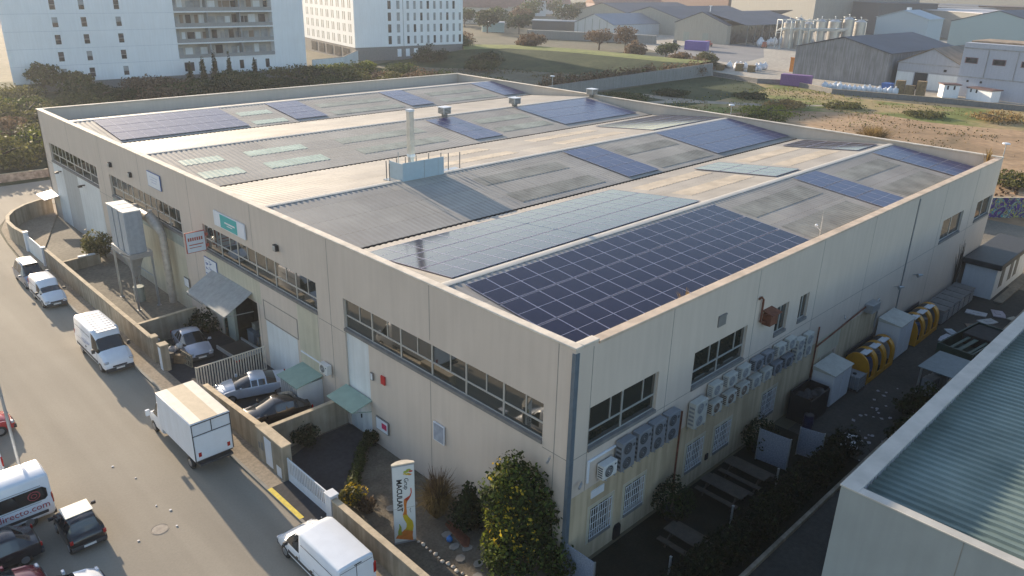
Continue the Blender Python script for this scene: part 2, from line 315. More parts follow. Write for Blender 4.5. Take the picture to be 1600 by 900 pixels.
for xa,xb in ((25.4,34.4),(40,49.8)):
    for ya,yb in ((15.2,16.8),(11.5,13.2)): patch(0,1,xa,xb,ya,yb,M['sheetf'],'roof_light')
for xa,xb in ((17,26),(32,41)):
    for ya,yb in ((33,34.6),(29.3,30.9)): patch(1,1,xa,xb,ya,yb,M['sheetf'],'roof_light')
# solar arrays
def panel_mesh(w,l,parts=True):
    f=MB(); t=.022
    f.box(-w/2,0,0,-w/2+t,l,.045); f.box(w/2-t,0,0,w/2,l,.045); f.box(-w/2+t,0,0,w/2-t,t,.045); f.box(-w/2+t,l-t,0,w/2-t,l,.045); f.box(-w/2+t,l/2-.012,.012,w/2-t,l/2+.012,.044)
    c=MB(); c.box(-w/2+t,t,.01,w/2-t,l-t,.038); return f,c
M['bcell']=mat('blue_cells',(.022,.024,.10),.30,var=.15,scale=.8,ior=1.5)
def array(i,s,x0,x1,nx,ya,yb,ny,label,group,parts):
    vy=VA[i] if s<0 else VA[i+1]; t0,t1=sorted((abs(ya-vy),abs(yb-vy))); pw=(x1-x0)/nx; pl=(t1-t0)/ny
    f,c=panel_mesh(pw-.008,pl-.07)
    L=abs(RI[i]-vy); ang=math.atan2(ZR-ZV,L)
    if parts:
        p0=thing('solar_panel',label,'solar panel',group=group); f.build('frame',M['gframe'],p0,smooth=False); c.build('cell_sheet',M['gcell'],p0,smooth=False)
    else:
        f.cm=1; f.m=[0]*len(f.f); n=f.vv(c.v); f.f+=[tuple(n+k for k in q) for q in c.f]; f.m+=[1]*len(c.f)
        p0=f.build('solar_panel',[M['gframe'],M['bcell'] if s<0 else M['gcell']],smooth=False); tag(p0,label,'solar panel',group)
    first=True
    for k in range(nx):
        for j in range(ny):
            o=p0 if first else copy_tree(p0); first=False
            p=roofpt(i,s,x0+pw*(k+.5),t0+pl*j+.02,.075); o.location=p
            o.rotation_euler=(ang,0,0) if s<0 else (ang,0,math.pi)
            o.rotation_mode='XYZ'
NAMEA='solar panel of the big dark array by the near corner of the roof'
array(0,-1,1.8,23.9,17,1.42,8.75,3,NAMEA,'panels of the near dark array',True)
array(0,1,1.85,24.0,17,9.75,17.45,3,'sky reflecting solar panel of the long pale array just behind the nearest ridge','panels of the near pale array',True)
AR=[(0,-1,35.4,39.2,3,1.6,8.9,3,'blue solar panel of the narrow strip midway along the nearest roof slope'),
(0,-1,50.3,55.4,4,1.6,8.9,3,'blue solar panel of the block at the right end of the nearest roof slope'),
(0,1,34.9,38.8,3,10.0,17.4,3,'pale solar panel of the narrow strip midway behind the nearest ridge'),
(0,1,50.4,54.9,4,10.2,17.5,3,'pale solar panel of the far block behind the nearest ridge'),
(1,-1,28.5,32.6,3,19.3,26.6,3,'blue solar panel of the narrow strip on the second grey slope'),
(1,-1,42.2,55.9,11,19.6,26.8,3,'blue solar panel of the large block on the second grey slope'),
(1,1,43.5,55.9,10,28.0,35.5,3,'pale solar panel of the block behind the second ridge'),
(2,-1,28.8,32.5,3,38.2,46.0,3,'bluish solar panel of the narrow strip on the third grey slope'),
(2,-1,42.0,54.6,10,38.4,46.4,3,'bluish solar panel of the large block on the third grey slope'),
(3,-1,2.8,15.4,10,57.9,65.0,3,'lilac grey solar panel of the large array at the far left of the roof'),
(3,-1,20.9,24.8,3,58.2,65.0,3,'pale solar panel of the first narrow strip right of the far left array'),
(3,-1,36.4,39.9,3,58.2,65.2,3,'pale solar panel of the second narrow strip on the farthest slope'),
(3,-1,51.8,55.9,3,58.2,65.2,3,'pale solar panel of the strip at the far corner of the roof')]
for k,a in enumerate(AR): array(*a,'panels of roof array: '+a[-1].split('panel of the ')[1],False)
# windows
def strip_window(axis,u0,u1,z0,z1,muls,zt,name='window',sill=True,depth=.16,sgn=0):
    P=(lambda u,z,d:(d,u,z)) if axis=='x' else (lambda u,z,d:(u,d,z))
    def bx(mb,ua,ub,za,zb,d0,d1):
        a=P(ua,za,d0);b=P(ub,zb,d1); mb.box(*a,*b)
    f=MB(); t=.035
    bx(f,u0,u1,z0,z0+.07,depth-.03,depth+.05); bx(f,u0,u1,z1-.06,z1,depth-.03,depth+.05); bx(f,u0,u0+.06,z0+.07,z1-.06,depth-.03,depth+.05); bx(f,u1-.06,u1,z0+.07,z1-.06,depth-.03,depth+.05)
    if zt: bx(f,u0+.06,u1-.06,zt-.04,zt+.04,depth-.03,depth+.05)
    for u,full in muls:
        w_=.05 if full else .03
        bx(f,u-w_,u+w_,z0+.07 if full else zt+.04,z1-.06,depth-.034,depth+.045)
    fo=f.build(name,M['alu'],B,smooth=False)
    g_=MB(); bx(g_,u0+.03,u1-.03,z0+.03,z1-.03,depth+.0,depth+.02); g_.build('pane',M['glass'],fo,smooth=False)
    if sill:
        s=MB(); bx(s,u0,u1,z0-.0,z0+.03,-.06,depth-.03); bx(s,u0,u1,z0-.14,z0-.0,-.06,-.004); s.build('sill',M['sill'],fo,smooth=False)
    return fo
for (a,b,c,d) in SW:
    n=6; mu=[]; st=(b-a)/n
    for k in range(n):
        if k: mu.append((a+k*st,True))
        mu.append((a+k*st+st*.45,False))
    strip_window('x',a,b,c,d,mu,c+.8)
for (a,b,c,d) in RW[:2]:
    mu=[(a+(b-a)*.49,True),(a+(b-a)*.32,False),(a+(b-a)*.8,False)]; strip_window('y',a,b,c,d,mu,c+.8)
for (a,b,c,d) in RW[2:]: strip_window('y',a,b,c,d,[((a+b)/2,True)],None)
for (a,b,c,d) in RS: strip_window('y',a,b,c,d,[((a+b)/2,True)],None)
gc=mat('cool_glass',(.10,.115,.13),.15,var=.3,scale=3)
for (a,b,c,d) in BW:
    fo=strip_window('y',a,b,c,d,[((a+b)/2,True)],None,'barred_window')
    q=MB()
    for k in range(10): u=a+.04+k*(b-a-.08)/9; q.box(u-.012,-.05,c+.02,u+.012,-.025,d-.02)
    for k in range(5): z=c+.06+k*(d-c-.12)/4; q.box(a,-.045,z-.012,b,-.03,z+.012)
    q.build('bars',M['white'],fo,smooth=False)
    s=MB(); e=.16
    s.box(a-e,-.012,c-e,a,-.002,d+e); s.box(b,-.012,c-e,b+e,-.002,d+e); s.box(a,-.012,d,b,-.002,d+e); s.box(a,-.012,c-e,b,-.002,c-.14); s.build('painted_surround',M['cream'],fo,smooth=False)
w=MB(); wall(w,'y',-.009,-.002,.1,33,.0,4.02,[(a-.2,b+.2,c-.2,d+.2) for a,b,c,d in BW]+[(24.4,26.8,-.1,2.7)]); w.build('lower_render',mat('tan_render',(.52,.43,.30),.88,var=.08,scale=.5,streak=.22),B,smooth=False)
# doors, cladding on the street wall
w=MB(); w.box(.1,14.7,2.6,.16,17.0,6.1); w.build('white_panel',M['whiteclad'],B,smooth=False)
w=MB(); w.box(.1,14.7,-.1,.16,17.0,2.6)
for k in range(4): w.box(.07,14.72+k*.57,.05,.1,14.72+k*.57+.53,2.25)
do=w.build('door',M['whiteclad'],B,smooth=False); h=MB(); h.box(.0,15.8,1.0,.07,15.84,1.25); h.build('handle',M['black'],do)
w=MB(); w.prism([(-1.35,14.6,2.33),(0,14.6,2.62),(0,14.6,2.67),(-1.35,14.6,2.38)],(0,2.6,0)); w.tube([(-1.2,14.7,2.3),(0,14.7,1.9)],.025); w.tube([(-1.2,17.1,2.3),(0,17.1,1.9)],.025); w.build('canopy',M['green'],B,smooth=False)
w=MB(); w.box(-.012,22.6,.05,-.002,26.6,3.55); w.build('roller_door',M['whiteclad'],B,smooth=False)
w=MB(); w.box(-.02,22.4,3.6,-.003,26.75,3.66); w.box(-.02,22.4,4.95,-.003,26.75,5.0); w.box(-.02,22.4,3.66,-.003,22.48,4.95); w.box(-.02,26.67,3.66,-.003,26.75,4.95); w.build('door_relief',M['joint'],B,smooth=False)
w=MB(); w.box(-.014,19.9,.02,-.003,22.3,6.1); w.build('cream_panel',M['cream'],B,smooth=False); w=MB(); w.box(-.013,27.0,4.5,-.0025,34.9,6.1); w.build('cream_panel',M['cream'],B,smooth=False)
w=MB(); w.box(-.013,38.9,.03,-.003,53.6,5.35); w.build('cream_panel',M['cream'],B,smooth=False)
w=MB(); w.box(-.014,38.9,5.35,-.003,53.6,6.2); w.build('green_grey_band',M['greenp'],B,smooth=False)
w=MB(); w.box(-.012,57.0,.03,-.003,63.2,6.25); w.build('white_cladding',M['whiteclad'],B,smooth=False)
w=MB(); w.box(-.013,67.7,.03,-.003,70.9,6.25); w.build('white_cladding',M['whiteclad'],B,smooth=False)
w=MB(); w.box(-.014,63.2,.03,-.004,67.7,6.25); w.build('grey_cladding',mat('grey_cladding',(.42,.43,.43),.7,var=.05,streak=.1),B,smooth=False)
w=MB(); w.prism([(-1.5,70.6,2.45),(0,70.6,2.7),(0,70.6,2.78),(-1.5,70.6,2.53)],(0,3.0,0)); w.build('canopy',M['white'],B,smooth=False)
for y in (61.2,68.3):
    w=MB(); w.box(-.5,y-.12,5.7,0,y+.12,5.78); w.box(-.62,y-.2,5.6,-.3,y+.2,5.72); w.build('flood_light',M['black'],B)
for y in (48,52.6,24.1):
    w=MB(); w.box(-.22,y-.2,9.05,-.004,y+.2,9.45); w.box(-.26,y-.16,9.1,-.22,y+.16,9.4,1); w.build('wall_lamp',[M['dark'],M['steel']],B,bev=.02)
# opening with shelves and goods, awning
w=MB(); w.box(2.4,27.7,-.1,2.5,33.7,4.5); w.box(.3,27.5,-.1,2.5,27.7,4.5); w.box(.3,33.7,-.1,2.5,33.9,4.5); w.box(.3,27.5,4.4,2.5,33.9,4.6); w.box(.3,27.7,-.2,2.4,33.7,-.05); w.build('loading_bay',M['dark'],B,smooth=False)
w=MB(); w.box(.12,31.9,0,.2,33.7,4.4); w.box(.05,31.7,0,.25,31.95,4.4); w.build('bay_door',M['greenp'],B,smooth=False)
w=MB(); w.box(.1,33.0,0,.11,33.5,2.3); w.build('bay_window',M['glass'],B,smooth=False)
w=MB(); w.prism([(-2.1,28.2,3.75),(0,28.2,4.95),(0,28.2,5.0),(-2.1,28.2,3.82)],(0,5.9,0)); w.tube([(-2.05,28.3,3.74),(-.0,28.3,3.6)],.03); w.tube([(-2.05,34,3.74),(-.0,34,3.6)],.03); w.build('awning',mat('awning_canvas',(.30,.31,.31),.8,var=.08,streak=.1),B,smooth=False)
w=MB(); w.prism([(-1.1,34.2,2.5),(0,34.2,2.9),(0,34.2,2.95),(-1.1,34.2,2.55)],(0,2.6,0)); w.build('small_awning',M['sill'],B,smooth=False)
w=MB(); w.box(-.02,24.6,-.0,-.014,26.6,2.5) if False else w.box(24.65,.1,.0,26.55,.16,2.55); w.build('side_door',M['cream'],B,smooth=False)
w=MB(); w.box(23.9,-.012,2.7,27,-.002,4.1); w.build('pale_patch',M['cream'],B,smooth=False)
# ================= lettering helper
def text(parent,name,body,size,mt,loc,rx,rz,ry=0,bold=.012,align='LEFT',ext=.004,sx=1):
    c=D.curves.new(name,'FONT'); c.body=body; c.size=size; c.extrude=ext; c.offset=bold*size; c.align_x=align; c.resolution_u=2
    t=D.objects.new('tmp',c); C.objects.link(t); bpy.context.view_layer.update()
    me=D.meshes.new_from_object(t.evaluated_get(bpy.context.evaluated_depsgraph_get())); D.objects.remove(t)
    me.materials.clear(); me.materials.append(mt); o=D.objects.new(name,me); C.objects.link(o); o.parent=parent
    o.location=loc; o.rotation_euler=(rx,ry,rz); o.scale=(sx,1,1); return o
def flat(parent,name,pts,mt,d=(0,0,.004),loc=None):
    w=MB(); w.prism(pts,d); return w.build(name,mt,parent,loc=loc,smooth=False)
# ================= vehicle kit (front towards +X, ground at z=0)
M['vglass']=mat('car_glass',(.012,.014,.017),.04,var=.1,ior=1.75)
M['tyre']=mat('tyre_rubber',(.02,.02,.02),.8,var=.1)
M['rim']=mat('wheel_rim',(.35,.35,.36),.35,.7,var=.05)
M['vwhite']=mat('white_car_paint',(.71,.74,.79),.28,var=.025,scale=2,coat=.4,spec=.5)
M['lamp']=mat('lamp_glass',(.55,.56,.58),.12,.3,var=.1)
M['tail']=mat('tail_lamp_red',(.35,.012,.012),.15,var=.1)
M['bumper']=mat('grey_bumper',(.045,.045,.048),.6,var=.1)
M['plate']=mat('number_plate',(.7,.7,.68),.4,var=.02)
def body(parent,st,iv,paint,name='body',low=None):
    """st: (x,zb,zbelt,ztop,wb,wbelt,wtop,rr) ; iv per interval: (side,top)"""
    R=[]
    for (x,zb,zl,zt,wb,wl,wt,rr) in st:
        h=zl-zb
        half=[(wb*.9,zb),(wl*.985,zb+.12*h),(wl*1.0,zb+.45*h),(wl*.99,zb+.86*h),(wl*.955,zl),(wt,max(zl+.004,zt-rr*.9)),(wt-rr*.35,max(zl+.008,zt-rr*.3)),(wt-rr*1.0,max(zl+.01,zt)),(0,max(zl+.012,zt)+.03)]
        R.append([(x,y,z) for y,z in half]+[(x,-y,z) for y,z in half[-2::-1]])
    bm=MB(); G_={}
    n=len(R[0])
    for i in range(len(R)-1):
        side,top=iv[i]
        for j in range(n-1):
            q=[R[i][j],R[i+1][j],R[i+1][j+1],R[i][j+1]]
            k='b'
            if j in (4,n-6): k=side
            elif j in (5,6,7,n-7,n-8,n-9): k=top
            if k!='b' and k in('g','f','r'):
                nm={'g':'side_window','f':'windscreen','r':'rear_window'}[k]; key=(nm,0 if k!='g' else (1 if j==4 else 2),0 if k!='g' else i)
                G_.setdefault(key,MB()).poly(q)
            else: bm.poly(q)
        bm.poly([R[i][0],R[i][-1],R[i+1][-1],R[i+1][0]])
    bm.poly(R[0][::-1]); bm.poly(R[-1])
    def weld(o):
        import bmesh
        b=bmesh.new(); b.from_mesh(o.data); bmesh.ops.remove_doubles(b,verts=b.verts,dist=.002); bmesh.ops.recalc_face_normals(b,faces=b.faces); b.to_mesh(o.data); b.free()
        o.data.polygons.foreach_set('use_smooth',[True]*len(o.data.polygons)); o.data.set_sharp_from_angle(angle=rad(38))
    o=bm.build(name,paint,parent); weld(o)
    for (nm,_,_),g_ in G_.items():
        w=g_.build(nm,M['vglass'],parent); weld(w)
    return o
def wheels(parent,xs,w,r=.31,wd=.2):
    for x in xs:
        for s in (1,-1):
            a=MB(); a.tube([(x,s*(w-wd),r),(x,s*(w-wd+.02),r),(x,s*(w-.02),r),(x,s*w,r)],[r*.9,r,r,r*.88],20); t=a.build('wheel',M['tyre'],parent)
            b=MB(); b.tube([(x,s*(w-.03),r),(x,s*(w+.012),r)],[r*.62,r*.55],14); b.build('rim',M['rim'],t)
def bits(parent,L,W,zl,zt,front_h,rear_h,mirror_x,mirror_z,col=None,plate=True,tall=False,tail=(.55,.25)):
    for s in (1,-1):
        a=MB(); a.cbox((L/2-.12,s*(W/2-.22),front_h),(.16,.3,.16)); a.build('headlight',M['lamp'],parent,bev=.04)
        a=MB(); a.cbox((-L/2+.02,s*(W/2-.1),rear_h),(.08,.14,tail[0])); a.build('tail_light',M['tail'],parent,bev=.02)
        a=MB(); a.cbox((mirror_x,s*(W/2+.13),mirror_z),(.12,.2,.16 if not tall else .3)); a.cbox((mirror_x,s*(W/2+.02),mirror_z-.03),(.05,.12,.04)); a.build('wing_mirror',col or M['bumper'],parent,bev=.03)
    a=MB(); a.box(L/2-.1,-W/2+.12,.22,L/2+.05,W/2-.12,.48); a.box(L/2-.02,-.45,.5,L/2+.03,.45,.62); a.build('front_bumper',M['bumper'],parent,bev=.04)
    a=MB(); a.box(-L/2-.05,-W/2+.06,.28,-L/2+.12,W/2-.06,.5); a.build('rear_bumper',M['bumper'],parent,bev=.04)
    for x,d in ((L/2+.055,.01),(-L/2-.055,-.01)):
        a=MB(); a.box(x,-.26,.36,x+d,.26,.47); a.build('number_plate',M['plate'],parent,smooth=False)
def panel_van(label,loc,rz,L=5.6,W=1.98,H=2.55,paint=None,group=None,low=False,hood=.95,rearglass=False,windows=False):
    t=thing('panel_van',label,'van',loc,rz,group); w=W/2; f=L/2
    zb=.32; zl=1.28 if not low else 1.02
    st=[(-f,zb+.1,zl,H-.12,w*.93,w*.95,w*.84,.12),(-f+.08,zb,zl,H-.04,w*.97,w,w*.88,.14),(-f+1.9,zb,zl,H,w*.98,w,w*.89,.14),
        (f-hood-1.35,zb,zl,H,w*.98,w,w*.89,.14),(f-hood-1.2,zb,zl,H,w*.98,w,w*.88,.14),(f-hood-.95,zb,zl,H-.10,w*.97,w,w*.84,.15),(f-hood-.62,zb,zl,H-.42,w*.97,w*.995,w*.78,.14),
        (f-hood-.05,zb,zl,zl+.12,w*.97,w*.98,w*.80,.05),(f-hood*.55,zb,zl-.12,zl-.04,w*.96,w*.96,w*.76,.05),(f-.15,zb+.02,zl-.36,zl-.3,w*.92,w*.92,w*.7,.05),(f,zb+.08,zl-.62,zl-.56,w*.84,w*.86,w*.7,.04)]
    iv=[('b','b')]*len(st); iv[4]=('g','b'); iv[5]=('g','b'); iv[6]=('g','f')
    if windows: iv[1]=('g','b'); iv[2]=('g','b')
    body(t,st,iv,paint or M['vwhite'])
    wheels(t,(f-hood*.92,-f+1.15),w*.985,.34)
    bits(t,L,W,zl,H,zl-.42,zb+.9,f-hood-.35,zl+.12,tall=not low)
    a=MB(); a.box(-f-.012,-.012,.6,-f+.01,.012,H-.2); a.box(-f-.012,-w*.8,H-.28,-f+.01,w*.8,H-.265); a.box(-f-.03,-.25,H-.2,-f+.01,.1,H-.165); a.build('rear_door_seams',M['bumper'],t,smooth=False)
    for s in (1,-1): a=MB(); a.box(-f+.3,s*w*.985,.55,f-hood-.3,s*(w*.985+.03),.7); a.build('side_trim',M['bumper'],t,smooth=False)
    a=MB()
    for s in (1,-1):
        y0=s*(w*1.0+.002)
        for x in (f-hood-1.32,f-hood-.2,f-hood-2.5): a.box(x,y0,.5,x+.014,y0+s*.004,zl+.0)
        a.box(-f+.5,y0,zl-.06,f-hood-2.5,y0+s*.004,zl-.045); a.box(-f+.4,s*w*.93,H-.5,f-hood-1.4,s*w*.95,H-.485)
    a.build('panel_gaps',mat('gap_grey',(.16,.17,.18),.8),t,smooth=False)
    for s in (1,-1):
        for x in (f-hood-1.2,f-hood-2.4): a=MB(); a.box(x,s*w,zl-.26,x+.16,s*(w+.035),zl-.21); a.build('door_handle',M['bumper'],t)
    if rearglass:
        a=MB(); a.box(-f-.02,-w*.72,zl+.05,-f+.03,w*.72,H-.42); a.build('rear_window',M['vglass'],t,bev=.02)
    return t
def car(label,loc,rz,L=4.3,W=1.76,H=1.42,paint=None,kind='hatch',name='parked_car',cat='car',group=None):
    t=thing(name,label,cat,loc,rz,group); w=W/2; f=L/2; zb=.22; zl=.92 if kind!='mpv' else 1.02
    hood={'hatch':1.0,'coupe':1.05,'saloon':1.15,'mpv':.85,'smart':.25}[kind]
    rl={'hatch':.3,'coupe':.4,'saloon':.65,'mpv':.15,'smart':.2}[kind]; sl={'hatch':.6,'coupe':1.1,'saloon':.85,'mpv':.3,'smart':.25}[kind]; ra=-f+rl+sl; rb=f-hood-.92; rm=(ra+rb)/2
    st=[(-f,zb+.15,zl-.22,zl-.2,w*.8,w*.84,w*.7,.04),(-f+.1,zb+.02,zl-.04,zl-.02,w*.92,w*.94,w*.76,.04),(-f+rl,zb,zl,zl+.03,w*.95,w*.98,w*.78,.05),
        (-f+rl+sl*.38,zb,zl+.01,zl+.03+(H-zl-.07)*.42,w*.955,w*.99,w*.74,.07),(-f+rl+sl*.92,zb,zl+.02,H-.07,w*.96,w,w*.69,.10),(-f+rl+sl,zb,zl+.02,H-.04,w*.96,w,w*.68,.10),(ra+(rm-ra)*.3,zb,zl+.01,H,w*.96,w,w*.70,.10),(rm-.035,zb,zl,H+.01,w*.96,w,w*.72,.10),(rm+.035,zb,zl,H+.01,w*.96,w,w*.72,.10),
        (rb-.06,zb,zl,H-.01,w*.96,w,w*.70,.10),(rb,zb,zl,H-.05,w*.96,w,w*.68,.10),(f-hood,zb,zl-.01,zl+.04,w*.95,w*.98,w*.76,.04),
        (f-hood*.5,zb,zl-.1,zl-.05,w*.94,w*.96,w*.74,.05),(f-.14,zb+.02,zl-.26,zl-.22,w*.9,w*.9,w*.68,.05),(f,zb+.1,zl-.42,zl-.38,w*.78,w*.8,w*.6,.04)]
    st.sort(key=lambda s:s[0])
    iv=[('b','b'),('b','b'),('b','b'),('g','r'),('b','b'),('g','b'),('g','b'),('b','b'),('g','b'),('b','b'),('g','f'),('b','b'),('b','b'),('b','b')]
    body(t,st,iv,paint)
    wheels(t,(f-.78 if kind!='smart' else f-.42,-f+.75 if kind!='smart' else -f+.42),w*.985,.31,.19)
    bits(t,L,W,zl,H,zl-.28,zl-.14,f-hood-.3,zl+.06,col=paint,tail=(.2,.2))
    if kind=='mpv':
        a=MB()
        for s in (1,-1): a.tube([(-f+.6,s*w*.62,H+.0),(-f+.7,s*w*.62,H+.07),(f-hood-1.0,s*w*.64,H+.07),(f-hood-.9,s*w*.64,H)],.018,6)
        a.build('roof_rails',M['bumper'],t)
    return t
PI=math.pi
v=panel_van('tall white van with roof ribs parked at the kerb, facing the viewer',(-7.6,35.4,0),-PI/2,5.7,1.98,2.5)
a=MB()
for k in range(9): a.box(-2.3+k*.42,-.62,2.52,-2.0+k*.42,.62,2.545)
a.build('roof_ribs',M['white'],v,bev=.008)
a=MB(); a.box(1.66,-.5,1.22,1.7,-.25,1.24) if False else a.box(2.3,-.62,1.02,2.5,-.4,1.06); a.box(2.3,.4,1.02,2.5,.62,1.06); a.build('bonnet_vents',M['bumper'],v)
a=MB()
for k,(x,l) in enumerate(((-1.2,.5),(-.6,.35),(-.15,.5))): a.box(x,-.994,1.36,x+l,-.985,1.42)
for k,(x,l) in enumerate(((-.9,.25),(-.55,.45))): a.box(x,-.994,1.26,x+l,-.985,1.3)
a.build('faint_lettering',mat('faint_blue',(.4,.45,.6),.5),v,smooth=False)
v=panel_van('small white van with black bumper in front of the silver minivan',(-7.45,48.7,0),-PI/2,4.2,1.7,1.82,low=True,hood=.85)
M['bluesilver']=mat('blue_silver_paint',(.20,.24,.32),.3,.4,var=.04,coat=.5)
v=car('blue grey minivan with pale roof, last vehicle along the kerb',(-7.35,53.9,0),-PI/2,4.4,1.75,1.78,M['bluesilver'],'mpv','minivan','minivan')
a=MB(); a.box(-1.5,-.55,1.79,.6,.55,1.815); a.build('roof_panel',M['vwhite'],v,bev=.01)
v=panel_van('white van in the foreground beside the garden wall, seen from behind',(-7.5,7.65,0),PI/2,5.3,2.0,2.08,low=True,hood=.95)
a=MB()
random.seed(3)
for k in range(26):
    x=random.choice([random.uniform(.2,.9),random.uniform(-1.7,-.6)]); y=random.uniform(-.55,.5); a.ball((x,y,2.04),(.035,.03,.012),5,4)
a.build('droppings',mat('chalk_spots',(.6,.6,.58),.8),v)
# box truck
t=thing('box_truck','white box truck with pale striped roof parked beside the yard wall','truck',(-7.78,20.9,0),PI/2)
a=MB(); a.box(-2.95,-1.07,.95,1.6,1.07,3.2); a.build('cargo_box',M['white'],t,bev=.03)
a=MB(); a.box(-2.9,-1.02,3.2,1.55,-.45,3.225); a.box(-2.9,.45,3.2,1.55,1.02,3.225); a.build('roof_sheet',mat('roof_cream',(.66,.62,.54),.6,var=.06),t,smooth=False)
a=MB(); a.box(-2.9,-.45,3.2,1.55,.45,3.222); a.build('roof_sheet',mat('roof_tan',(.52,.43,.31),.7,var=.05),t,smooth=False)
a=MB(); a.box(-2.975,-1.0,2.45,-2.95,1.0,2.49); a.box(-2.975,-.02,2.49,-2.95,.02,3.12); a.box(-2.98,-1.05,3.12,-2.95,1.05,3.17); a.box(-2.98,-1.05,.98,-2.95,-1.01,3.12); a.box(-2.98,1.01,.98,-2.95,1.05,3.12); a.build('door_frame',M['bumper'],t,smooth=False)
a=MB(); a.box(-2.99,-.98,1.02,-2.955,.98,2.42); a.build('tail_lift',M['vwhite'],t,bev=.01)
a=MB(); a.box(-3.15,-.9,.7,-2.8,.9,.82); a.box(-2.8,-.45,.55,2.5,-.3,.85); a.box(-2.8,.3,.55,2.5,.45,.85); a.box(-2.9,-1.0,.86,1.6,1.0,.95); a.build('chassis',M['bumper'],t,smooth=False)
for s in (1,-1):
    a=MB(); a.box(-3.0,s*.78-.08,1.2,-2.98,s*.78+.08,1.45); a.build('tail_light',M['tail'],t)
w=.98; st=[(1.7,.4,1.25,2.2,w*.95,w,w*.85,.12),(2.3,.4,1.25,2.25,w*.95,w,w*.85,.14),(2.55,.4,1.25,2.15,w*.95,w,w*.83,.14),(3.15,.4,1.22,1.34,w*.95,w*.97,w*.8,.05),(3.55,.42,1.05,1.1,w*.92,w*.94,w*.74,.05),(3.85,.45,.75,.8,w*.84,w*.88,w*.7,.04)]
body(t,st,[('b','b'),('g','b'),('g','f'),('b','b'),('b','b')],M['vwhite'],'cab'); wheels(t,(3.0,-1.9),.98,.36)
for s in (1,-1):
    a=MB(); a.cbox((2.75,s*1.28,1.5),(.14,.22,.36)); a.tube([(2.75,s*.95,1.4),(2.75,s*1.25,1.4)],.025,6); a.build('wing_mirror',M['vwhite'],t,bev=.03)
    a=MB(); a.cbox((3.7,s*.7,.9),(.14,.3,.18)); a.build('headlight',M['lamp'],t,bev=.04)
# left side of the street, nose-in parking
M['dirred']=mat('sign_red',(.40,.06,.08),.5)
v=panel_van('white passenger van with directo.com lettering parked at the left edge',(-18.1,20.35,0),PI,5.9,2.02,2.55,hood=.9,windows=False)
a=MB(); a.prism([(-1.9+.0,1.0,1.32),(-2.62,1.0,1.32),(-2.75,1.0,1.45),(-2.75,.97,1.85),(-2.6,.96,1.98),(1.2,.96,1.98),(1.2,1.0,1.32)],(0,.03,0)); a.build('side_window',M['vglass'],v,smooth=False)
a=MB(); a.tube([(-2.2+.25*math.cos(k*PI/10),1.02-.0,1.66+.22*math.sin(k*PI/10)) for k in range(21)],.02,6); a.tube([(-2.2+.12*math.cos(k*PI/6),1.02,1.66+.1*math.sin(k*PI/6)) for k in range(13)],.02,6); a.build('red_emblem',M['dirred'],v)
text(v,'lettering','directo.com',.46,M['dirred'],(-2.78,1.03,.86),PI/2,PI,align='RIGHT',bold=0)
v=car('dark estate car with pale window trim tucked beside the lettered van',(-18.6,17.6,0),PI,4.4,1.78,1.48,mat('dark_car_paint',(.018,.02,.03),.25,.3,var=.05,coat=.6),'hatch',name='estate_car')
v=car('tiny black two-seat car with cream roof at the left parking row',(-14.75,17.2,0),PI/2,2.75,1.6,1.52,mat('black_paint',(.015,.016,.022),.22,.2,var=.05,coat=.6),'smart',name='city_car')
a=MB(); a.prism([(-.55,-.6,1.55),(.45,-.6,1.55),(.45,.6,1.55),(-.55,.6,1.55)],(0,0,.035)); a.build('roof_panel',mat('cream_roof',(.66,.62,.53),.5,var=.05),v,bev=.02)
v=car('dark red car behind the white car at the bottom left',(-18.9,14.9,0),0,4.1,1.72,1.42,mat('red_car_paint',(.22,.02,.035),.25,.2,var=.05,coat=.6),'hatch')
v=car('white car at the bottom left corner, nose towards the street',(-17.15,12.9,0),0,4.25,1.78,1.5,M['vwhite'],'hatch')
v=car('bright red car cut off by the left edge above the vans',(-16.55,30.0,0),0,4.1,1.75,1.5,mat('bright_red_paint',(.42,.02,.03),.25,.1,var=.05,coat=.6),'hatch')
v=panel_van('low white van behind the lettered van at the left edge',(-18.3,25.0,0),PI,4.3,1.72,1.8,low=True)
# lamp post left
def lamp_post(label,loc,h,arm=1.0,rz=0,name='street_lamp',group=None,ball=False):
    t=thing(name,label,'street lamp',loc,rz,group)
    a=MB(); a.tube([(0,0,0),(0,0,h*.5),(0,0,h)],[.09,.075,.05],10); a.cyl((0,0,0),.16,.08); a.build('pole',M['steel'],t)
    if ball: a=MB(); a.tube([(0,0,h),(0,0,h+.08),(0,0,h+.2),(0,0,h+.26)],[.1,.42,.40,.1],14); a.build('lamp_head',M['white'],t)
    else: a=MB(); a.tube([(0,0,h-.05),(arm*.6,0,h+.1),(arm,0,h+.1)],.035,8); a.box(arm-.1,-.12,h+.03,arm+.5,.12,h+.14); a.build('lamp_head',M['steel'],t)
    return t
lamp_post('tall grey street lamp rising beside the lettered van',(-15.75,22.4,0),9,1.6,PI)
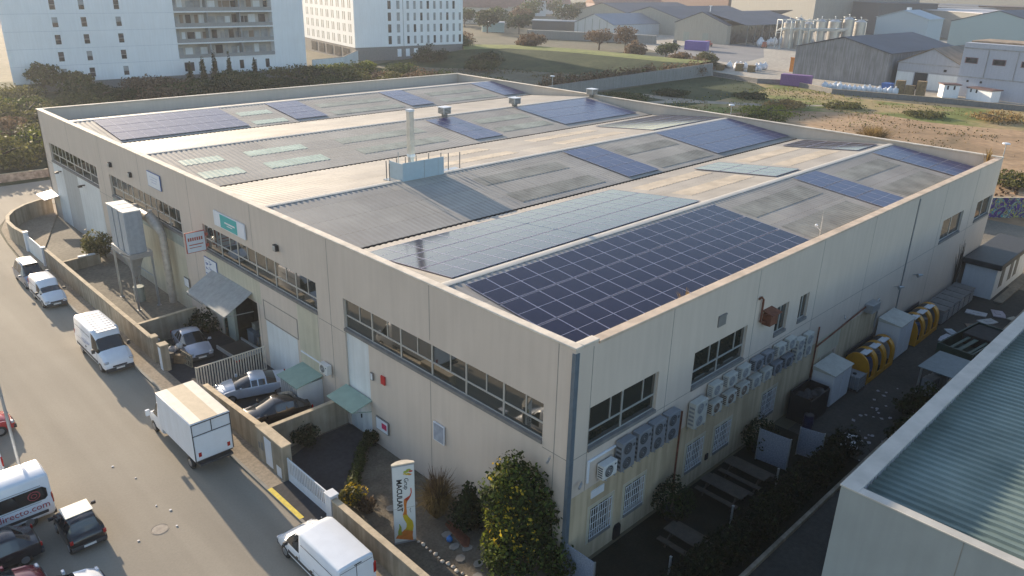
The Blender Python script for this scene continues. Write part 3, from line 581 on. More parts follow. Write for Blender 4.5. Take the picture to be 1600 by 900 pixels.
# manhole & road dots
a=MB(); a.cyl((-11.9,15.2,-.01),.36,.017,n=20); a.tube([(-11.9+.4*math.cos(k*PI/12),15.2+.4*math.sin(k*PI/12),.0) for k in range(25)],.012,5); o=a.build('manhole_cover',mat('manhole',(.30,.26,.22),.8,var=.15)); tag(o,'round pale manhole cover in the middle of the street','manhole cover')
random.seed(11)
def litter(n,x0,x1,y0,y1,z,smin,smax,mt,label,group,clusters=None,tilt=.15):
    for k in range(n):
        x,y=(random.uniform(x0,x1),random.uniform(y0,y1)) if not clusters else (lambda c:(random.gauss(c[0],c[2]),random.gauss(c[1],c[3])))(random.choice(clusters))
        s=random.uniform(smin,smax); a=MB(); q=random.randint(4,6)
        pts=[(s*random.uniform(.5,1)*math.cos(2*PI*i/q),s*random.uniform(.4,.9)*math.sin(2*PI*i/q),0) for i in range(q)]
        a.prism(pts,(0,0,.02+s*.05)); o=a.build('paper_scrap',mt,loc=(x,y,z),smooth=False); o.rotation_euler=(random.uniform(-tilt,tilt),random.uniform(-tilt,tilt),random.uniform(0,6)); tag(o,label,'litter',group)
M['paper']=mat('paper',(.62,.62,.64),.7,var=.1)
litter(7,-13,-8.5,9,22,.012,.05,.1,M['paper'],'tiny pale scrap of litter lying on the sunlit street','litter on the street',tilt=.02)
# ================= yard walls
def wallseg(name,label,path,z,th=.22,cap=.05,m=None,mc=None,z0=0,cat='wall',group=None):
    t=thing(name,label,cat,group=group); a=MB(); c=MB()
    P=[Vector((x,y,0)) for x,y in path]
    def offs(d):
        out=[]
        for i,p in enumerate(P):
            v=(P[min(i+1,len(P)-1)]-P[max(i-1,0)]).normalized(); out.append(p+Vector((-v.y,v.x,0))*d)
        return out
    zz=z if isinstance(z,(list,tuple)) else [z]*len(P)
    for mb,w,lo,hi in ((a,th/2,None,0),(c,th/2+.04,0,cap)):
        A,Bq=offs(-w),offs(w)
        V=[]
        for i in range(len(P)):
            l=z0 if lo is None else zz[i]+lo; h=zz[i]+hi
            V+=[A[i]+Vector((0,0,l)),Bq[i]+Vector((0,0,l)),Bq[i]+Vector((0,0,h)),A[i]+Vector((0,0,h))]
        F=[(0,1,2,3),tuple(4*(len(P)-1)+k for k in (3,2,1,0))]
        for i in range(len(P)-1):
            b=4*i
            for k in range(4): F.append((b+k,b+4+k,b+4+(k+1)%4,b+(k+1)%4))
        mb.faces(V,F)
    a.build('wall_body',m or M['wallside'],t); c.build('coping',mc or M['walltop'],t); return t
wallseg('garden_wall','low ochre-capped wall along the gravel garden in front of the sign',[(-5.55,-6),(-5.55,9.85)],1.45,.24)
wallseg('yard_wall','wall with brown coping beside the dark parked car',[(-5.3,17.35),(-5.3,21.0),(-5.3,24.6)],[1.9,1.7,1.5],.24)
wallseg('yard_wall','long sandy wall between the pavement and the dust collector yard',[(-5.35,32.6),(-5.35,56.8)],1.75,.2)
wallseg('curved_wall','curved beige wall sweeping round the far yard corner',[(-5.45,62.6),(-5.7,65.2),(-5.65,67.6),(-5.2,69.6),(-4.3,71.4),(-2.9,73),(-1.2,74.1),(-.02,74.4)],1.75,.24)
wallseg('dividing_wall','mossy dark wall between the parked cars and the driveway',[(-5.1,17.32),(-.02,17.32)],1.75,.2)
wallseg('dividing_wall','thin wall behind the silver car and the scrap pile',[(-5.2,35.6),(-.9,35.9)],1.7,.18)
wallseg('dividing_wall','low wall between the two far yards with a white top piece',[(-5.3,54.3),(-1.6,54.9)],1.0,.2)
a=MB(); a.box(-3.4,54.5,1.06,-2.0,54.85,1.16); o=a.build('loose_board',M['white'],bev=.01); tag(o,'white board lying on top of the low far yard wall','board')
def pier(label,c,d,h,m=None):
    t=thing('wall_pier',label,'pillar',(c[0],c[1],0)); a=MB(); a.cbox((0,0,h/2),(d[0],d[1],h)); a.build('shaft',m or M['wallside'],t,bev=.01)
    a=MB(); a.cbox((0,0,h+.03),(d[0]+.08,d[1]+.08,.07)); a.build('cap',M['walltop'] if not m else m,t,bev=.01); return t
t=pier('thick wall block with white meter doors at the gate',(-5.45,15.85),(.5,2.8),2.15)
a=MB(); a.box(-.27,-.2,.25,-.25,.55,1.95); a.build('meter_door',M['white'],t,bev=.01)
a=MB(); a.box(-.27,-1.1,.1,-.25,-.6,.75); a.build('meter_door',M['white'],t,bev=.01)
a=MB(); a.box(-.262,.75,.9,-.25,1.0,1.4); a.box(-.262,1.1,.9,-.25,1.3,1.3); a.build('meter_cover',M['sill'],t,bev=.01)
a=MB(); a.box(-.27,-1.15,1.3,-.25,-.55,1.9); a.build('notice_plate',M['wallside'],t,smooth=False)
pier('small white gate pillar between sliding gate and garden wall',(-5.5,10.15),(.42,.5),1.6,M['white'])
pier('pale pillar at the far yard gate with white cap',(-5.45,56.95),(.3,.3),1.85,M['white'])
pier('round-topped white pillar where the curved wall begins',(-5.45,62.3),(.35,.35),1.95,M['white'])
pier('brown pillar beside the scrap pile',(-5.35,32.3),(.4,.5),2.0)
t=pier('white and green pillar next to the scrap heap at the yard entrance',(-5.3,30.9),(.5,.55),1.9)
a=MB(); a.box(-.27,-.2,.05,-.25,.2,1.75); a.build('meter_door',M['white'],t,bev=.01)
def slat_gate(label,p0,p1,h,step=.16,m=None,solid=0,z0=.06):
    L=math.dist(p0,p1); t=thing('sliding_gate',label,'gate',(*p0,0),rot(p0,p1)); a=MB()
    a.box(0,-.03,h-.07,L,.03,h); a.box(0,-.03,z0,L,.03,z0+.08); a.box(0,-.035,z0,.07,.035,h+.03); a.box(L-.07,-.035,z0,L,.035,h+.03); a.build('gate_frame',m or M['white'],t,smooth=False)
    b=MB(); n=int(L/step)
    for k in range(1,n): x=k*L/n; b.box(x-.035,-.015,z0+.08+solid,x+.035,.015,h-.07)
    b.build('slats',m or M['white'],t,smooth=False)
    if solid: b=MB(); b.box(.07,-.02,z0+.08,L-.07,.02,z0+.08+solid); b.build('kick_panel',M['white'],t,smooth=False)
    return t
slat_gate('open cream slatted gate separating the silver coupe from the scrap yard',(-5.05,26.5),(-.35,26.5),1.8,.17,M['coping'])
slat_gate('white sliding gate of the driveway between meter block and white pillar',(-5.5,10.5),(-5.5,14.35),1.5,.16,None,.45)
t=slat_gate('long white panelled gate of the farthest yard',(-5.45,57.15),(-5.45,62.1),1.75,.12)
a=MB(); a.box(-5.3,0,0,-5.2,0,0) if False else a.box(.07,-.02,.1,4.9,.02,1.6); a.build('gate_panel',M['whiteclad'],t,smooth=False)
# ================= yard contents
M['silverblue']=mat('silver_blue_paint',(.52,.56,.64),.3,.2,var=.03,coat=.5)
car('silver blue coupe parked beside the slatted gate',(-2.5,24.2,0),math.atan2(1.0,-3.2),4.35,1.78,1.34,M['silverblue'],'coupe',name='coupe')
car('black shiny hatchback behind the brown topped wall',(-3.0,20.4,0),math.atan2(.75,-3.2),4.1,1.76,1.45,mat('black_car_paint',(.022,.018,.017),.15,.2,var=.05,coat=.7),'hatch')
car('silver grey car facing the viewer beside the scrap pile',(-2.75,32.6,0),-PI/2-.12,4.4,1.76,1.48,mat('lilac_silver_paint',(.50,.50,.56),.3,.2,var=.03,coat=.5),'saloon')
t=thing('flat_trailer','dark flat trailer with silver rails standing under the awning','trailer',(-.9,29.3,0),.05)
a=MB(); a.box(-.9,-1.3,.62,.9,1.3,.68); a.build('bed',M['black'],t)
a=MB(); a.box(-.95,-1.33,.6,-.88,1.33,.86); a.box(.88,-1.33,.6,.95,1.33,.86); a.box(-.88,-1.33,.6,.88,-1.27,.86); a.build('rails',M['steel'],t,smooth=False)
a=MB(); a.box(-1.0,-1.36,.5,-.6,-1.3,.62); a.build('tail_light',M['tail'],t)
for s in (1,-1):
    a=MB(); a.tube([(s*.98,0,.3),(s*1.1,0,.3)],.3,14); a.build('wheel',M['tyre'],t)
# goods on shelf inside bay
for k,(y,z,s,c) in enumerate([(28.6,0,.7,(.12,.12,.11)),(29.4,0,.9,(.2,.16,.1)),(30.3,0,.6,(.3,.3,.3)),(31.0,0,1.0,(.16,.2,.24)),(29.0,.72,.5,(.3,.04,.03)),(30.9,1.02,.5,(.28,.28,.25)),(29.9,.92,.45,(.1,.16,.1))]):
    a=MB(); a.box(-s/2,-s/2,0,s/2,s/2,s*.9); a.box(-s/2-.02,-s/2-.02,s*.9,s/2+.02,s/2+.02,s*.94); o=a.build('storage_crate',mat('crate_%d'%k,c,.7),loc=(1.3,y,z),bev=.02); tag(o,['charcoal crate at the right inside the loading bay','brown crate second from the right in the loading bay','pale grey crate in the middle of the loading bay','large bluish crate at the left inside the loading bay','red crate on the charcoal crate in the loading bay','cream crate on top of the bluish crate in the loading bay','green crate on the brown stack in the loading bay'][k],'crate')
# scrap pile
random.seed(5)
SC=[('tarpaulin_bundle','crumpled olive tarpaulin bundle on the scrap pile','tarpaulin',(.10,.10,.05)),('cardboard_box','flattened brown box leaning on the scrap pile','box',(.22,.15,.09)),('plastic_bag','white knotted bag on the scrap pile','bag',(.65,.65,.66)),('plastic_bag','grey bag stuffed between pillar and scrap pile','bag',(.3,.3,.32)),('wooden_pallet','weathered pallet upright against the scrap pile','pallet',(.22,.19,.14)),('metal_drum','dark metal drum at the end of the scrap pile','drum',(.06,.06,.06)),('plastic_bag','small white bag at the foot of the scrap pile','bag',(.6,.6,.6)),('foam_block','pale foam block lying on the scrap heap','foam block',(.55,.53,.45))]
SP=[(-4.4,33.3,.5,.62),(-4.2,31.2,.35,.5),(-4.75,34.2,.8,.42),(-4.3,32.2,.6,.4),(-4.0,30.6,.5,.5),(-4.8,31.6,.4,.35),(-3.9,31.9,1.0,.25),(-4.5,34.6,.35,.4)]
for (nm,lb,ct,c),(x,y,z,s) in zip(SC,SP):
    m_=mat(nm+'_m',c,.8,var=.25,scale=3); a=MB()
    if nm=='wooden_pallet':
        for k in range(5): a.box(-.6+k*.27,-.05,-.45,-.45+k*.27,-.02,.5)
        for k in range(3): a.box(-.6,-.02,-.45+k*.42,.63,.06,-.37+k*.42)
    elif nm=='metal_drum': a.tube([(0,0,-.4),(0,0,-.1),(0,0,-.08),(0,0,.2),(0,0,.22),(0,0,.45)],[.29,.29,.31,.31,.29,.29],16)
    elif nm in('cardboard_box','foam_block'): a.box(-s,-s*.3,-s*.7,s,s*.3,s*.7); a.box(-s*1.2,-s*.35,s*.7,-s*.1,s*.1,s*.73)
    else: a.ball((0,0,0),(s,s*.85,s*.8),9,7,jit=.5)
    o=a.build(nm,m_,loc=(x,y,z)); o.rotation_euler=(random.uniform(-.2,.2),random.uniform(-.2,.2),random.uniform(0,3)); tag(o,lb,ct)
# small shed with green roof + AC on its wall (facade near y=20)
t=thing('small_shed','low grey shed with green sheet roof against the facade','shed',(-1.0,20.9,0)); a=MB(); a.box(-.7,-1.0,0,.98,1.1,1.9); a.build('walls',M['whiteclad'],t)
a=MB(); a.prism([(-.85,-1.15,1.9),(.98,-1.15,2.15),(.98,-1.15,2.2),(-.85,-1.15,1.95)],(0,2.4,0)); a.build('roof',M['green'],t)
a=MB()
for k in range(8): a.box(-.72,-.9+k*.25,.05,-.7,-.75+k*.25,1.8)
a.build('ribs',M['steel'],t,smooth=False)
M['acw']=mat('ac_white',(.62,.63,.62),.5,var=.04,scale=2,streak=.06); M['acg']=mat('ac_grey',(.20,.215,.24),.5,var=.05); M['acd']=mat('ac_dark_grille',(.05,.055,.06),.6)
M['acc']=mat('ac_cream',(.50,.50,.46),.5,var=.05,streak=.1); M['acr']=mat('ac_rusty_grille',(.10,.05,.025),.7,var=.2)
def ac_unit(label,loc,rz,w=.85,d=.34,h=.6,fans=1,cas=None,gr=None,group=None):
    """front faces local -Y, back at y=0"""
    t=thing('air_conditioner',label,'air conditioner',loc,rz,group); cas=cas or M['acw']; gr=gr or M['acd']
    a=MB(); a.box(-w/2,-d-.08,0,w/2,-.08,h); a.build('casing',cas,t,bev=.02)
    r=min(w*.34,h/fans*.4); fx=-w*.1
    for k in range(fans):
        z=h*(k+.5)/fans; a=MB(); a.tube([(fx,-d-.082,z),(fx,-d-.1,z)],[r,r*.96],18); g_=a.build('fan_grille',gr,t)
        b=MB()
        b.tube([(fx,-d-.1,z),(fx,-d-.112,z)],r*.16,8)
        for q in (1,.68,.4): b.tube([(fx+r*q*math.cos(j*PI/9),-d-.106,z+r*q*math.sin(j*PI/9)) for j in range(19)],.006,4,cap=False)
        b.build('guard_rings',cas,g_)
    a=MB()
    for k in range(5): a.box(-w/2-.004,-d-.02,h*.12+k*h*.16,-w/2,-.14,h*.2+k*h*.16)
    a.build('side_grille',gr,t,smooth=False); a=MB(); a.box(w*.3,-d-.086,h*.72,w*.42,-d-.08,h*.82); a.build('badge',gr,t,smooth=False)
    a=MB()
    for s in (-1,1): a.box(s*w*.32-.02,-d-.14,-.04,s*w*.32+.02,0,0); a.box(s*w*.32-.02,-.03,-.3,s*w*.32+.02,0,-.04)
    a.build('bracket',M['steel'],t,smooth=False); return t
ac_unit('white air conditioner above the green roofed shed on the street facade',(0,19.0,2.75),-PI/2)
a=MB(); a.box(-.06,19.6,2.9,-.0,22.2,3.0); o=a.build('pipe_trunking',M['white']); tag(o,'white pipe trunking running to the air conditioner over the shed','trunking')
for (x,y,s,lb,c) in ((-.6,18.3,.8,'plank stack beside the dividing wall',(.45,.43,.5)),(-1.6,18.6,.5,'grey box on the planks by the dividing wall',(.3,.3,.33))):
    a=MB()
    for k in range(4): a.box(-s,-.3+k*.02,k*.1,s,.1-k*.02,k*.1+.08)
    o=a.build('plank_stack',mat('plank',c,.7),loc=(x,y,.04)); tag(o,lb,'planks')
# dust collector
t=thing('dust_collector','grey steel dust collector with three filter housings on tall legs','dust collector',(-1.75,44.0,0))
a=MB()
for k in range(3): a.box(-1.2,-1.95+k*1.25,4.6,.1,-.95+k*1.25,7.85)
a.build('filter_housing',mat('collector_grey',(.33,.38,.43),.5,.1,var=.06,streak=.1),t,bev=.02)
a=MB()
for k in range(3): a.box(-1.22,-1.97+k*1.25,7.85,.1,-.83+k*1.25,7.93)
a.build('housing_lid',M['acw'] if 'acw' in M else M['white'],t,bev=.01)
a=MB(); a.box(-1.3,-2.05,4.2,.45,1.85,4.6); a.tube([(-.4,-.1,4.2),(-.4,-.1,3.2),(-.4,-.1,2.2)],[1.0,.55,.3],4); a.build('hopper',M['steel'],t)
for sx,sy in ((-1.2,-1.95),(.35,-1.95),(-1.2,1.75),(.35,1.75)):
    a=MB(); a.box(sx-.07,sy-.07,0,sx+.07,sy+.07,4.25); a.box(sx-.15,sy-.15,0,sx+.15,sy+.15,.05); a.build('leg',M['steel'],t)
a=MB(); a.tube([(.35,1.2,7.2),(.8,1.2,7.2),(.9,1.0,7.0),(.9,-1.2,7.0)],.42,12); a.tube([(.9,-1.2,7.0),(.95,-2.4,6.6),(1.05,-2.9,6.0),(1.1,-3.0,.4)],[.42,.4,.3,.28],12); a.build('duct',mat('duct_steel',(.42,.38,.33),.5,.3,var=.15),t)
a=MB(); a.tube([(-1.2,-2.0,4.4),(-1.9,-2.0,4.9)],.05,6); a.tube([(-1.3,2,4.1),(.4,-2,2.4)],.04,6); a.build('brace',M['steel'],t)
a=MB(); a.cyl((-.4,-.1,0),.4,1.2,n=16); a.cyl((-.4,-.1,1.2),.42,.06,n=16); a.build('dust_bin',M['greenp'],t)
# ================= signs on the street facade
def board(label,y0,y1,z0,z1,name='sign_board',x=-.12,frame=None,face=None,t=.08):
    T=thing(name,label,'sign',(x,(y0+y1)/2,(z0+z1)/2)); w=abs(y1-y0)/2; h=(z1-z0)/2
    a=MB(); a.box(0,-w,-h,t,w,h); a.build('frame',frame or M['sill'],T,smooth=False)
    a=MB(); a.box(-.006,-w+.04,-h+.04,0,w-.04,h-.04); a.build('face',face or M['white'],T,smooth=False); return T
M['ink']=mat('blue_ink',(.12,.17,.35),.6); M['redink']=mat('red_ink',(.42,.10,.07),.6)
T=board('small white framed sign high on the facade above the second window strip',41.6,44.1,9.15,10.35,frame=M['ink'])
a=MB()
for z,l in ((.2,.8),(.0,.7),(-.2,.5)): a.box(-.012,-l,z,-.007,l*.9,z+.06)
a.build('faint_lettering',mat('pale_ink',(.45,.5,.62),.6),T,smooth=False)
T=board('long turquoise banner with white ends above the windows',28.1,32.6,8.72,9.75,frame=M['white'])
a=MB(); a.box(-.012,-1.2,-.46,-.007,1.25,.46); a.build('turquoise_field',mat('turquoise',(.03,.36,.36),.6,var=.03),T,smooth=False)
a=MB(); a.box(-.016,-.9,-.05,-.013,.6,.05); a.box(-.016,-.5,-.2,-.013,.3,-.14); a.build('faint_lettering',M['whiteclad'],T,smooth=False)
T=thing('projecting_sign','white sign with red frame sticking out from the facade','sign',(-.1,34.3,7.2))
a=MB(); a.box(-1.5,-.06,-.75,-.1,.06,.75); a.build('frame',M['redink'],T,bev=.02)
a=MB(); a.box(-1.45,-.068,-.7,-.15,-.06,.7); a.build('face',M['white'],T,smooth=False)
a=MB(); a.box(-.15,-.05,.3,.1,.05,.5); a.box(-.15,-.05,-.5,.1,.05,-.3); a.build('bracket',M['redink'],T)
a=MB()
for k in range(7): a.box(-1.35+k*.155,-.075,.12,-1.24+k*.155,-.069,.36)
a.box(-1.3,-.075,-.2,-.3,-.069,-.13); a.box(-1.3,-.075,-.4,-.45,-.069,-.35); a.build('red_lettering',M['redink'],T,smooth=False)
T=board('small white notice plate on the wall left of the loading bay',38.7,39.6,2.1,2.85)
T=board('white window-like display frame on the facade behind the tree',8.15,9.0,2.9,3.95,frame=M['white'],face=mat('grey_pane',(.33,.36,.42),.2))
T=board('white plaque with a red square beside the white door',13.0,14.15,1.15,1.95,face=M['white'])
a=MB(); a.box(-.014,-.45,-.15,-.007,.0,.2); a.build('red_square',mat('pink_red',(.5,.02,.10),.5),T,smooth=False)
T=board('small red alarm box on the facade above the red and white plaque',13.15,13.5,4.25,4.75,name='alarm_box',frame=M['red'],face=M['red'])
T=board('small white meter box right of the tall white panel',14.25,14.5,4.1,4.55,name='meter_box')
T=board('blue lettered white poster half hidden by the awning',33.3,35.3,3.9,5.7,face=M['white'],frame=M['ink'],x=-.08,t=.06)
random.seed(2); a=MB()
for k in range(16):
    y=random.uniform(-.8,.7); z=random.uniform(-.6,.65); a.box(-.012,y,z,-.007,y+random.uniform(.08,.3),z+random.uniform(.04,.12))
a.build('blue_scribble',M['ink'],T,smooth=False)
# ================= garden totem sign
T=thing('totem_sign','tall white totem sign reading Grup MACULART in the gravel garden','sign',(-3.88,6.48,.03),math.atan2(-.43,.92))
Hs=4.35; w=.52
pf=[(-w,0),(w,0),(w-.02,.12),(w*.5,.26),(0,.31),(-w*.5,.26),(-w+.02,.12)]
a=MB(); a.prism([(x,y,0) for x,y in pf],(0,0,Hs)); a.build('casing',mat('totem_side',(.34,.35,.38),.4,.3,var=.04),T,smooth=False)
a=MB(); a.prism([(x*1.03,y*1.05-.01,Hs) for x,y in pf],(0,0,.06)); a.build('top_cap',mat('totem_cap',(.66,.58,.46),.5),T)
a=MB(); a.box(-w+.02,-.02,.12,w-.02,0,Hs-.06); a.build('face',mat('totem_face',(.66,.67,.66),.35,var=.02),T,smooth=False)
a=MB(); a.box(-w-.02,-.024,2.0,w+.01,-.019,2.015); a.build('panel_joint',M['joint'],T,smooth=False)
M['tink']=mat('sign_black',(.02,.02,.02),.5)
text(T,'lettering','Grup',.30,M['tink'],(.02,-.028,3.65),PI/2,0,PI/2,.0)
text(T,'lettering','MACULART',.34,M['tink'],(-.32,-.028,3.62),PI/2,0,PI/2,.025)
def ribbon(pts,m,name):   # pts (x,z,w)
    a=MB(); n=len(pts); V=[]
    for i,(x,z,q) in enumerate(pts):
        x0,z0,_=pts[max(i-1,0)]; x1,z1,_=pts[min(i+1,n-1)]; d=Vector((x1-x0,z1-z0)).normalized(); nx,nz=-d.y*q/2,d.x*q/2
        V+=[(x+nx,-.026,z+nz),(x-nx,-.026,z-nz)]
    a.faces(V,[(2*i,2*i+1,2*i+3,2*i+2) for i in range(n-1)]); o=a.build(name,m,T,smooth=False)
    md=o.modifiers.new('s','SOLIDIFY'); md.thickness=.003
og=mat('swoosh_orange',(.62,.19,.03),.5); yl=mat('swoosh_yellow',(.60,.42,.02),.5); rd_=mat('swoosh_red',(.5,.06,.03),.5); gn=mat('swoosh_green',(.30,.36,.05),.5)
ribbon([(.33,3.05,.05),(.34,2.8,.05),(.28,2.62,.07),(.16,2.5,.16),(.06,2.42,.2)],rd_,'swoosh')
ribbon([(.08,2.46,.2),(.04,2.25,.14),(.04,2.0,.1),(.04,1.8,.14),(.0,1.6,.2)],og,'swoosh')
ribbon([(.0,1.62,.2),(.08,1.4,.24),(.22,1.15,.3),(.24,.9,.34),(.16,.65,.4)],yl,'swoosh')
ribbon([(.18,.7,.42),(.08,.5,.6),(.0,.36,.8),(-.05,.22,.86)],og,'swoosh')
ribbon([(-.26,1.15,.03),(-.22,.95,.1),(-.25,.75,.16),(-.24,.5,.2)],gn,'swoosh')
for (x,z,r,m_) in ((.12,3.98,.1,gn),(.24,4.06,.09,gn),(.34,3.97,.08,rd_),(.2,3.84,.09,yl),(.3,3.8,.07,og),(.06,3.88,.06,yl)):
    a=MB(); a.prism([(x+r*1.3*math.cos(k*PI/4+.5),-.03,z+r*.6*math.sin(k*PI/4+.5)) for k in range(8)],(0,.006,0)); a.build('emblem_leaf',m_,T,smooth=False)
a=MB(); a.tube([(.3,-.03,1.95),(.25,-.03,1.85),(.3,-.03,1.7)],.012,4); a.build('emblem_stroke',M['tink'],T)
# ================= vegetation helpers
import numpy as np
rng=np.random.default_rng(5)
def leafmat(name,c1,c2,isl=.35,rough=.7):
    m=mat(name,c1,rough,var=.25,scale=1.2,col2=c2,island=isl,spec=.25); n=m.node_tree; b=n.nodes['Principled BSDF']; tr=n.nodes.new('ShaderNodeBsdfTranslucent'); mx=n.nodes.new('ShaderNodeMixShader'); mx.inputs[0].default_value=.4
    n.links.new(b.inputs['Base Color'].links[0].from_socket,tr.inputs[0]); n.links.new(b.outputs[0],mx.inputs[1]); n.links.new(tr.outputs[0],mx.inputs[2]); n.links.new(mx.outputs[0],n.nodes['Material Output'].inputs['Surface'])
    return m
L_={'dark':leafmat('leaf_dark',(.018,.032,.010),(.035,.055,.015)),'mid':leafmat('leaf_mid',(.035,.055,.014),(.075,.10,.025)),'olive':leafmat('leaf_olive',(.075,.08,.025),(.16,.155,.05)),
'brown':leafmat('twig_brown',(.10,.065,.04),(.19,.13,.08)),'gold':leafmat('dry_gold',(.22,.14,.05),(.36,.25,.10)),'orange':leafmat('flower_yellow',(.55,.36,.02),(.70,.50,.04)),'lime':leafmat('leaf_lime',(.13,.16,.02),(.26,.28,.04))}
M['bark']=mat('bark',(.07,.05,.035),.9,var=.2)
def leafmesh(name,blobs,n,size,mt,parent=None,flat=1.6,shell=.55,label=None,updir=0):
    B_=np.array(blobs,float); vol=(B_[:,3]*B_[:,4]*B_[:,5])**.67; k=rng.choice(len(B_),n,p=vol/vol.sum())
    d=rng.normal(size=(n,3)); d/=np.linalg.norm(d,axis=1)[:,None]
    r=shell+(1.06-shell)*rng.random(n)**.6
    lump=1+.13*np.sin(d[:,0]*5+k)+.11*np.sin(d[:,1]*7+k*2)+.1*np.cos(d[:,2]*6)
    P=B_[k,:3]+d*(r*lump)[:,None]*B_[k,3:6]
    nrm=d+rng.normal(size=(n,3))*.7; nrm[:,2]+=updir; nrm/=np.linalg.norm(nrm,axis=1)[:,None]
    a=np.cross(nrm,rng.normal(size=(n,3))); a/=np.linalg.norm(a,axis=1)[:,None]; b=np.cross(nrm,a)
    s=size*(.6+.8*rng.random(n))[:,None]
    V=np.stack([P-a*s*flat*.5,P-b*s*.5+nrm*s*.1,P+a*s*flat*.5,P+b*s*.5+nrm*s*.1],1).reshape(-1,3)
    V[:,2]=np.maximum(V[:,2],.02)
    me=D.meshes.new(name); me.vertices.add(4*n); me.loops.add(4*n); me.polygons.add(n)
    me.vertices.foreach_set('co',V.ravel()); me.loops.foreach_set('vertex_index',np.arange(4*n)); me.polygons.foreach_set('loop_start',np.arange(n)*4); me.polygons.foreach_set('loop_total',np.full(n,4))
    me.update(); me.validate(); me.materials.append(mt); o=D.objects.new(name,me); C.objects.link(o)
    if parent: o.parent=parent
    return o
def blobs_for(w,h,z0,k,wy=None):
    wy=wy or w; out=[(0,0,z0+h*.5,w*.42,wy*.42,h*.42)]
    for i in range(k):
        a=2*PI*i/k+random.random(); e=random.random()
        out.append((w*.28*math.cos(a),wy*.28*math.sin(a),z0+h*(.25+.6*e),w*random.uniform(.18,.28),wy*random.uniform(.18,.28),h*random.uniform(.18,.28)))
    return out
def tree(label,loc,h,w,mt='mid',n=700,leaf=.45,trunk=None,name='tree',cat='tree',group=None,rz=None,wy=None,bush=False,z0=None):
    t=thing(name,label,cat,loc,random.uniform(0,6) if rz is None else rz,group); z0=(h*.28 if not bush else 0) if z0 is None else z0
    bl=blobs_for(w,h-z0,z0,7,wy); leafmesh('foliage' if bush else 'crown',bl,n,leaf,L_[mt] if isinstance(mt,str) else mt,t)
    a=MB(); r=max(.05,w*.03); a.tube([(0,0,0),(.05,.03,h*.3),(0,0,h*.7)],[r,r*.8,r*.3],7)
    for i in range(5):
        q=2*PI*i/5; a.tube([(.02,.02,h*(.25+.06*i)),(w*.18*math.cos(q),w*.18*math.sin(q),h*(.45+.06*i)),(w*.34*math.cos(q),w*.34*math.sin(q),h*(.55+.06*i))],[r*.5,r*.35,r*.12],5)
    a.build('stem' if bush else 'trunk',M['bark'],t); return t
def twigs(parent,name,n,h,w,mt,wd=.02,curve=.4):
    V=[];F=[]
    for i in range(n):
        a=random.uniform(0,2*PI); l=h*random.uniform(.6,1.05); s=w*random.uniform(.05,.5); b=(random.uniform(-.1,.1)*w,random.uniform(-.1,.1)*w)
        p=Vector((b[0],b[1],0)); q=Vector((b[0]+s*.5*math.cos(a),b[1]+s*.5*math.sin(a),l*.65)); r=Vector((b[0]+s*math.cos(a),b[1]+s*math.sin(a),l*(1-curve*s/w)))
        d=Vector((-math.sin(a+random.random()),math.cos(a),0))*wd; k=len(V)
        V+=[p-d,p+d,q+d*.8,q-d*.8,r+d*.2,r-d*.2]; F+=[(k,k+1,k+2,k+3),(k+3,k+2,k+4,k+5)]
    a=MB(); a.faces(V,F); return a.build(name,mt,parent,smooth=False)
# ================= garden plants
t=thing('flowering_tree','dense dark green tree dotted with yellow blooms at the building corner','tree',(-1.15,1.9,0))
bl=[(0,0,2.9,1.05,1.0,2.2),(0,.3,4.75,.9,.85,1.05),(.35,-.45,4.2,1.0,.95,1.2),(-.55,.75,4.0,.75,.75,.9),(.9,-.9,3.2,.8,.75,.9),(-.5,.5,3.4,.8,.8,1.3),(.5,-.6,2.3,1.0,1.0,1.6),(-.3,-.2,1.2,1.4,1.3,1.2),(.9,-1.2,1.4,1.0,.9,1.2),(-.8,.3,.9,.9,.9,.8),(1.0,-1.9,.8,.8,.7,.8)]
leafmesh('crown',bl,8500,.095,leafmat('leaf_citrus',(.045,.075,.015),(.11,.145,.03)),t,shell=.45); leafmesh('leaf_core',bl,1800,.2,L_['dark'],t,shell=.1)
leafmesh('blossom_and_highlights',[(-.5,.6,3.2,.5,.5,1.4),(-.3,.7,4.7,.6,.5,.7),(-.2,-.1,2.3,1.15,1.1,2.0)],420,.11,L_['orange'],t,shell=.95)  # yellow blooms, extra ones on the left painting its reflected light
leafmesh('sun_tinted_leaves',[(-.55,.5,3.0,.6,.6,1.7),(-.2,.4,4.6,.6,.6,.9),(-.7,.2,1.6,.8,.9,1.2)],1500,.1,L_['lime'],t,shell=.85)  # lime leaves paint the light on the left side and top
a=MB(); a.tube([(0,0,0),(0,0,2),(0,.2,4.2)],[.12,.1,.03],8); a.build('trunk',M['bark'],t)
t=thing('conical_bush','dark pointed cypress bush clipped to a cone between grass and tree','bush',(-.95,5.3,0))
bl=[(0,0,.7+.35*k,.85-.16*k*(k>1),.85-.16*k*(k>1),.6) for k in range(4)]+[(0,0,2.2,.3,.3,.45)]
leafmesh('foliage',bl,2600,.1,L_['dark'],t,shell=.6); a=MB(); a.tube([(0,0,0),(0,0,2.3)],[.08,.02],6); a.build('stem',M['bark'],t)
t=thing('ornamental_grass','tawny fountain grass with feathery plumes behind the totem sign','grass clump',(-1.45,7.1,0)); twigs(t,'blades',900,2.2,2.8,L_['gold'],.014,.9); twigs(t,'plumes',200,2.7,2.0,L_['brown'],.02,.35)
t=tree('small golden green shrub by the white gate pillar',(-4.25,10.35,0),1.35,1.3,'olive',900,.1,name='shrub',cat='shrub',bush=True); leafmesh('young_leaves',[(-.1,0,.9,.55,.55,.45)],160,.1,L_['orange'],t,shell=.9)
tree('small round shrub between driveway hedge and gravel',(-3.9,9.6,0),.9,1.0,'brown',500,.09,name='shrub',cat='shrub',bush=True)
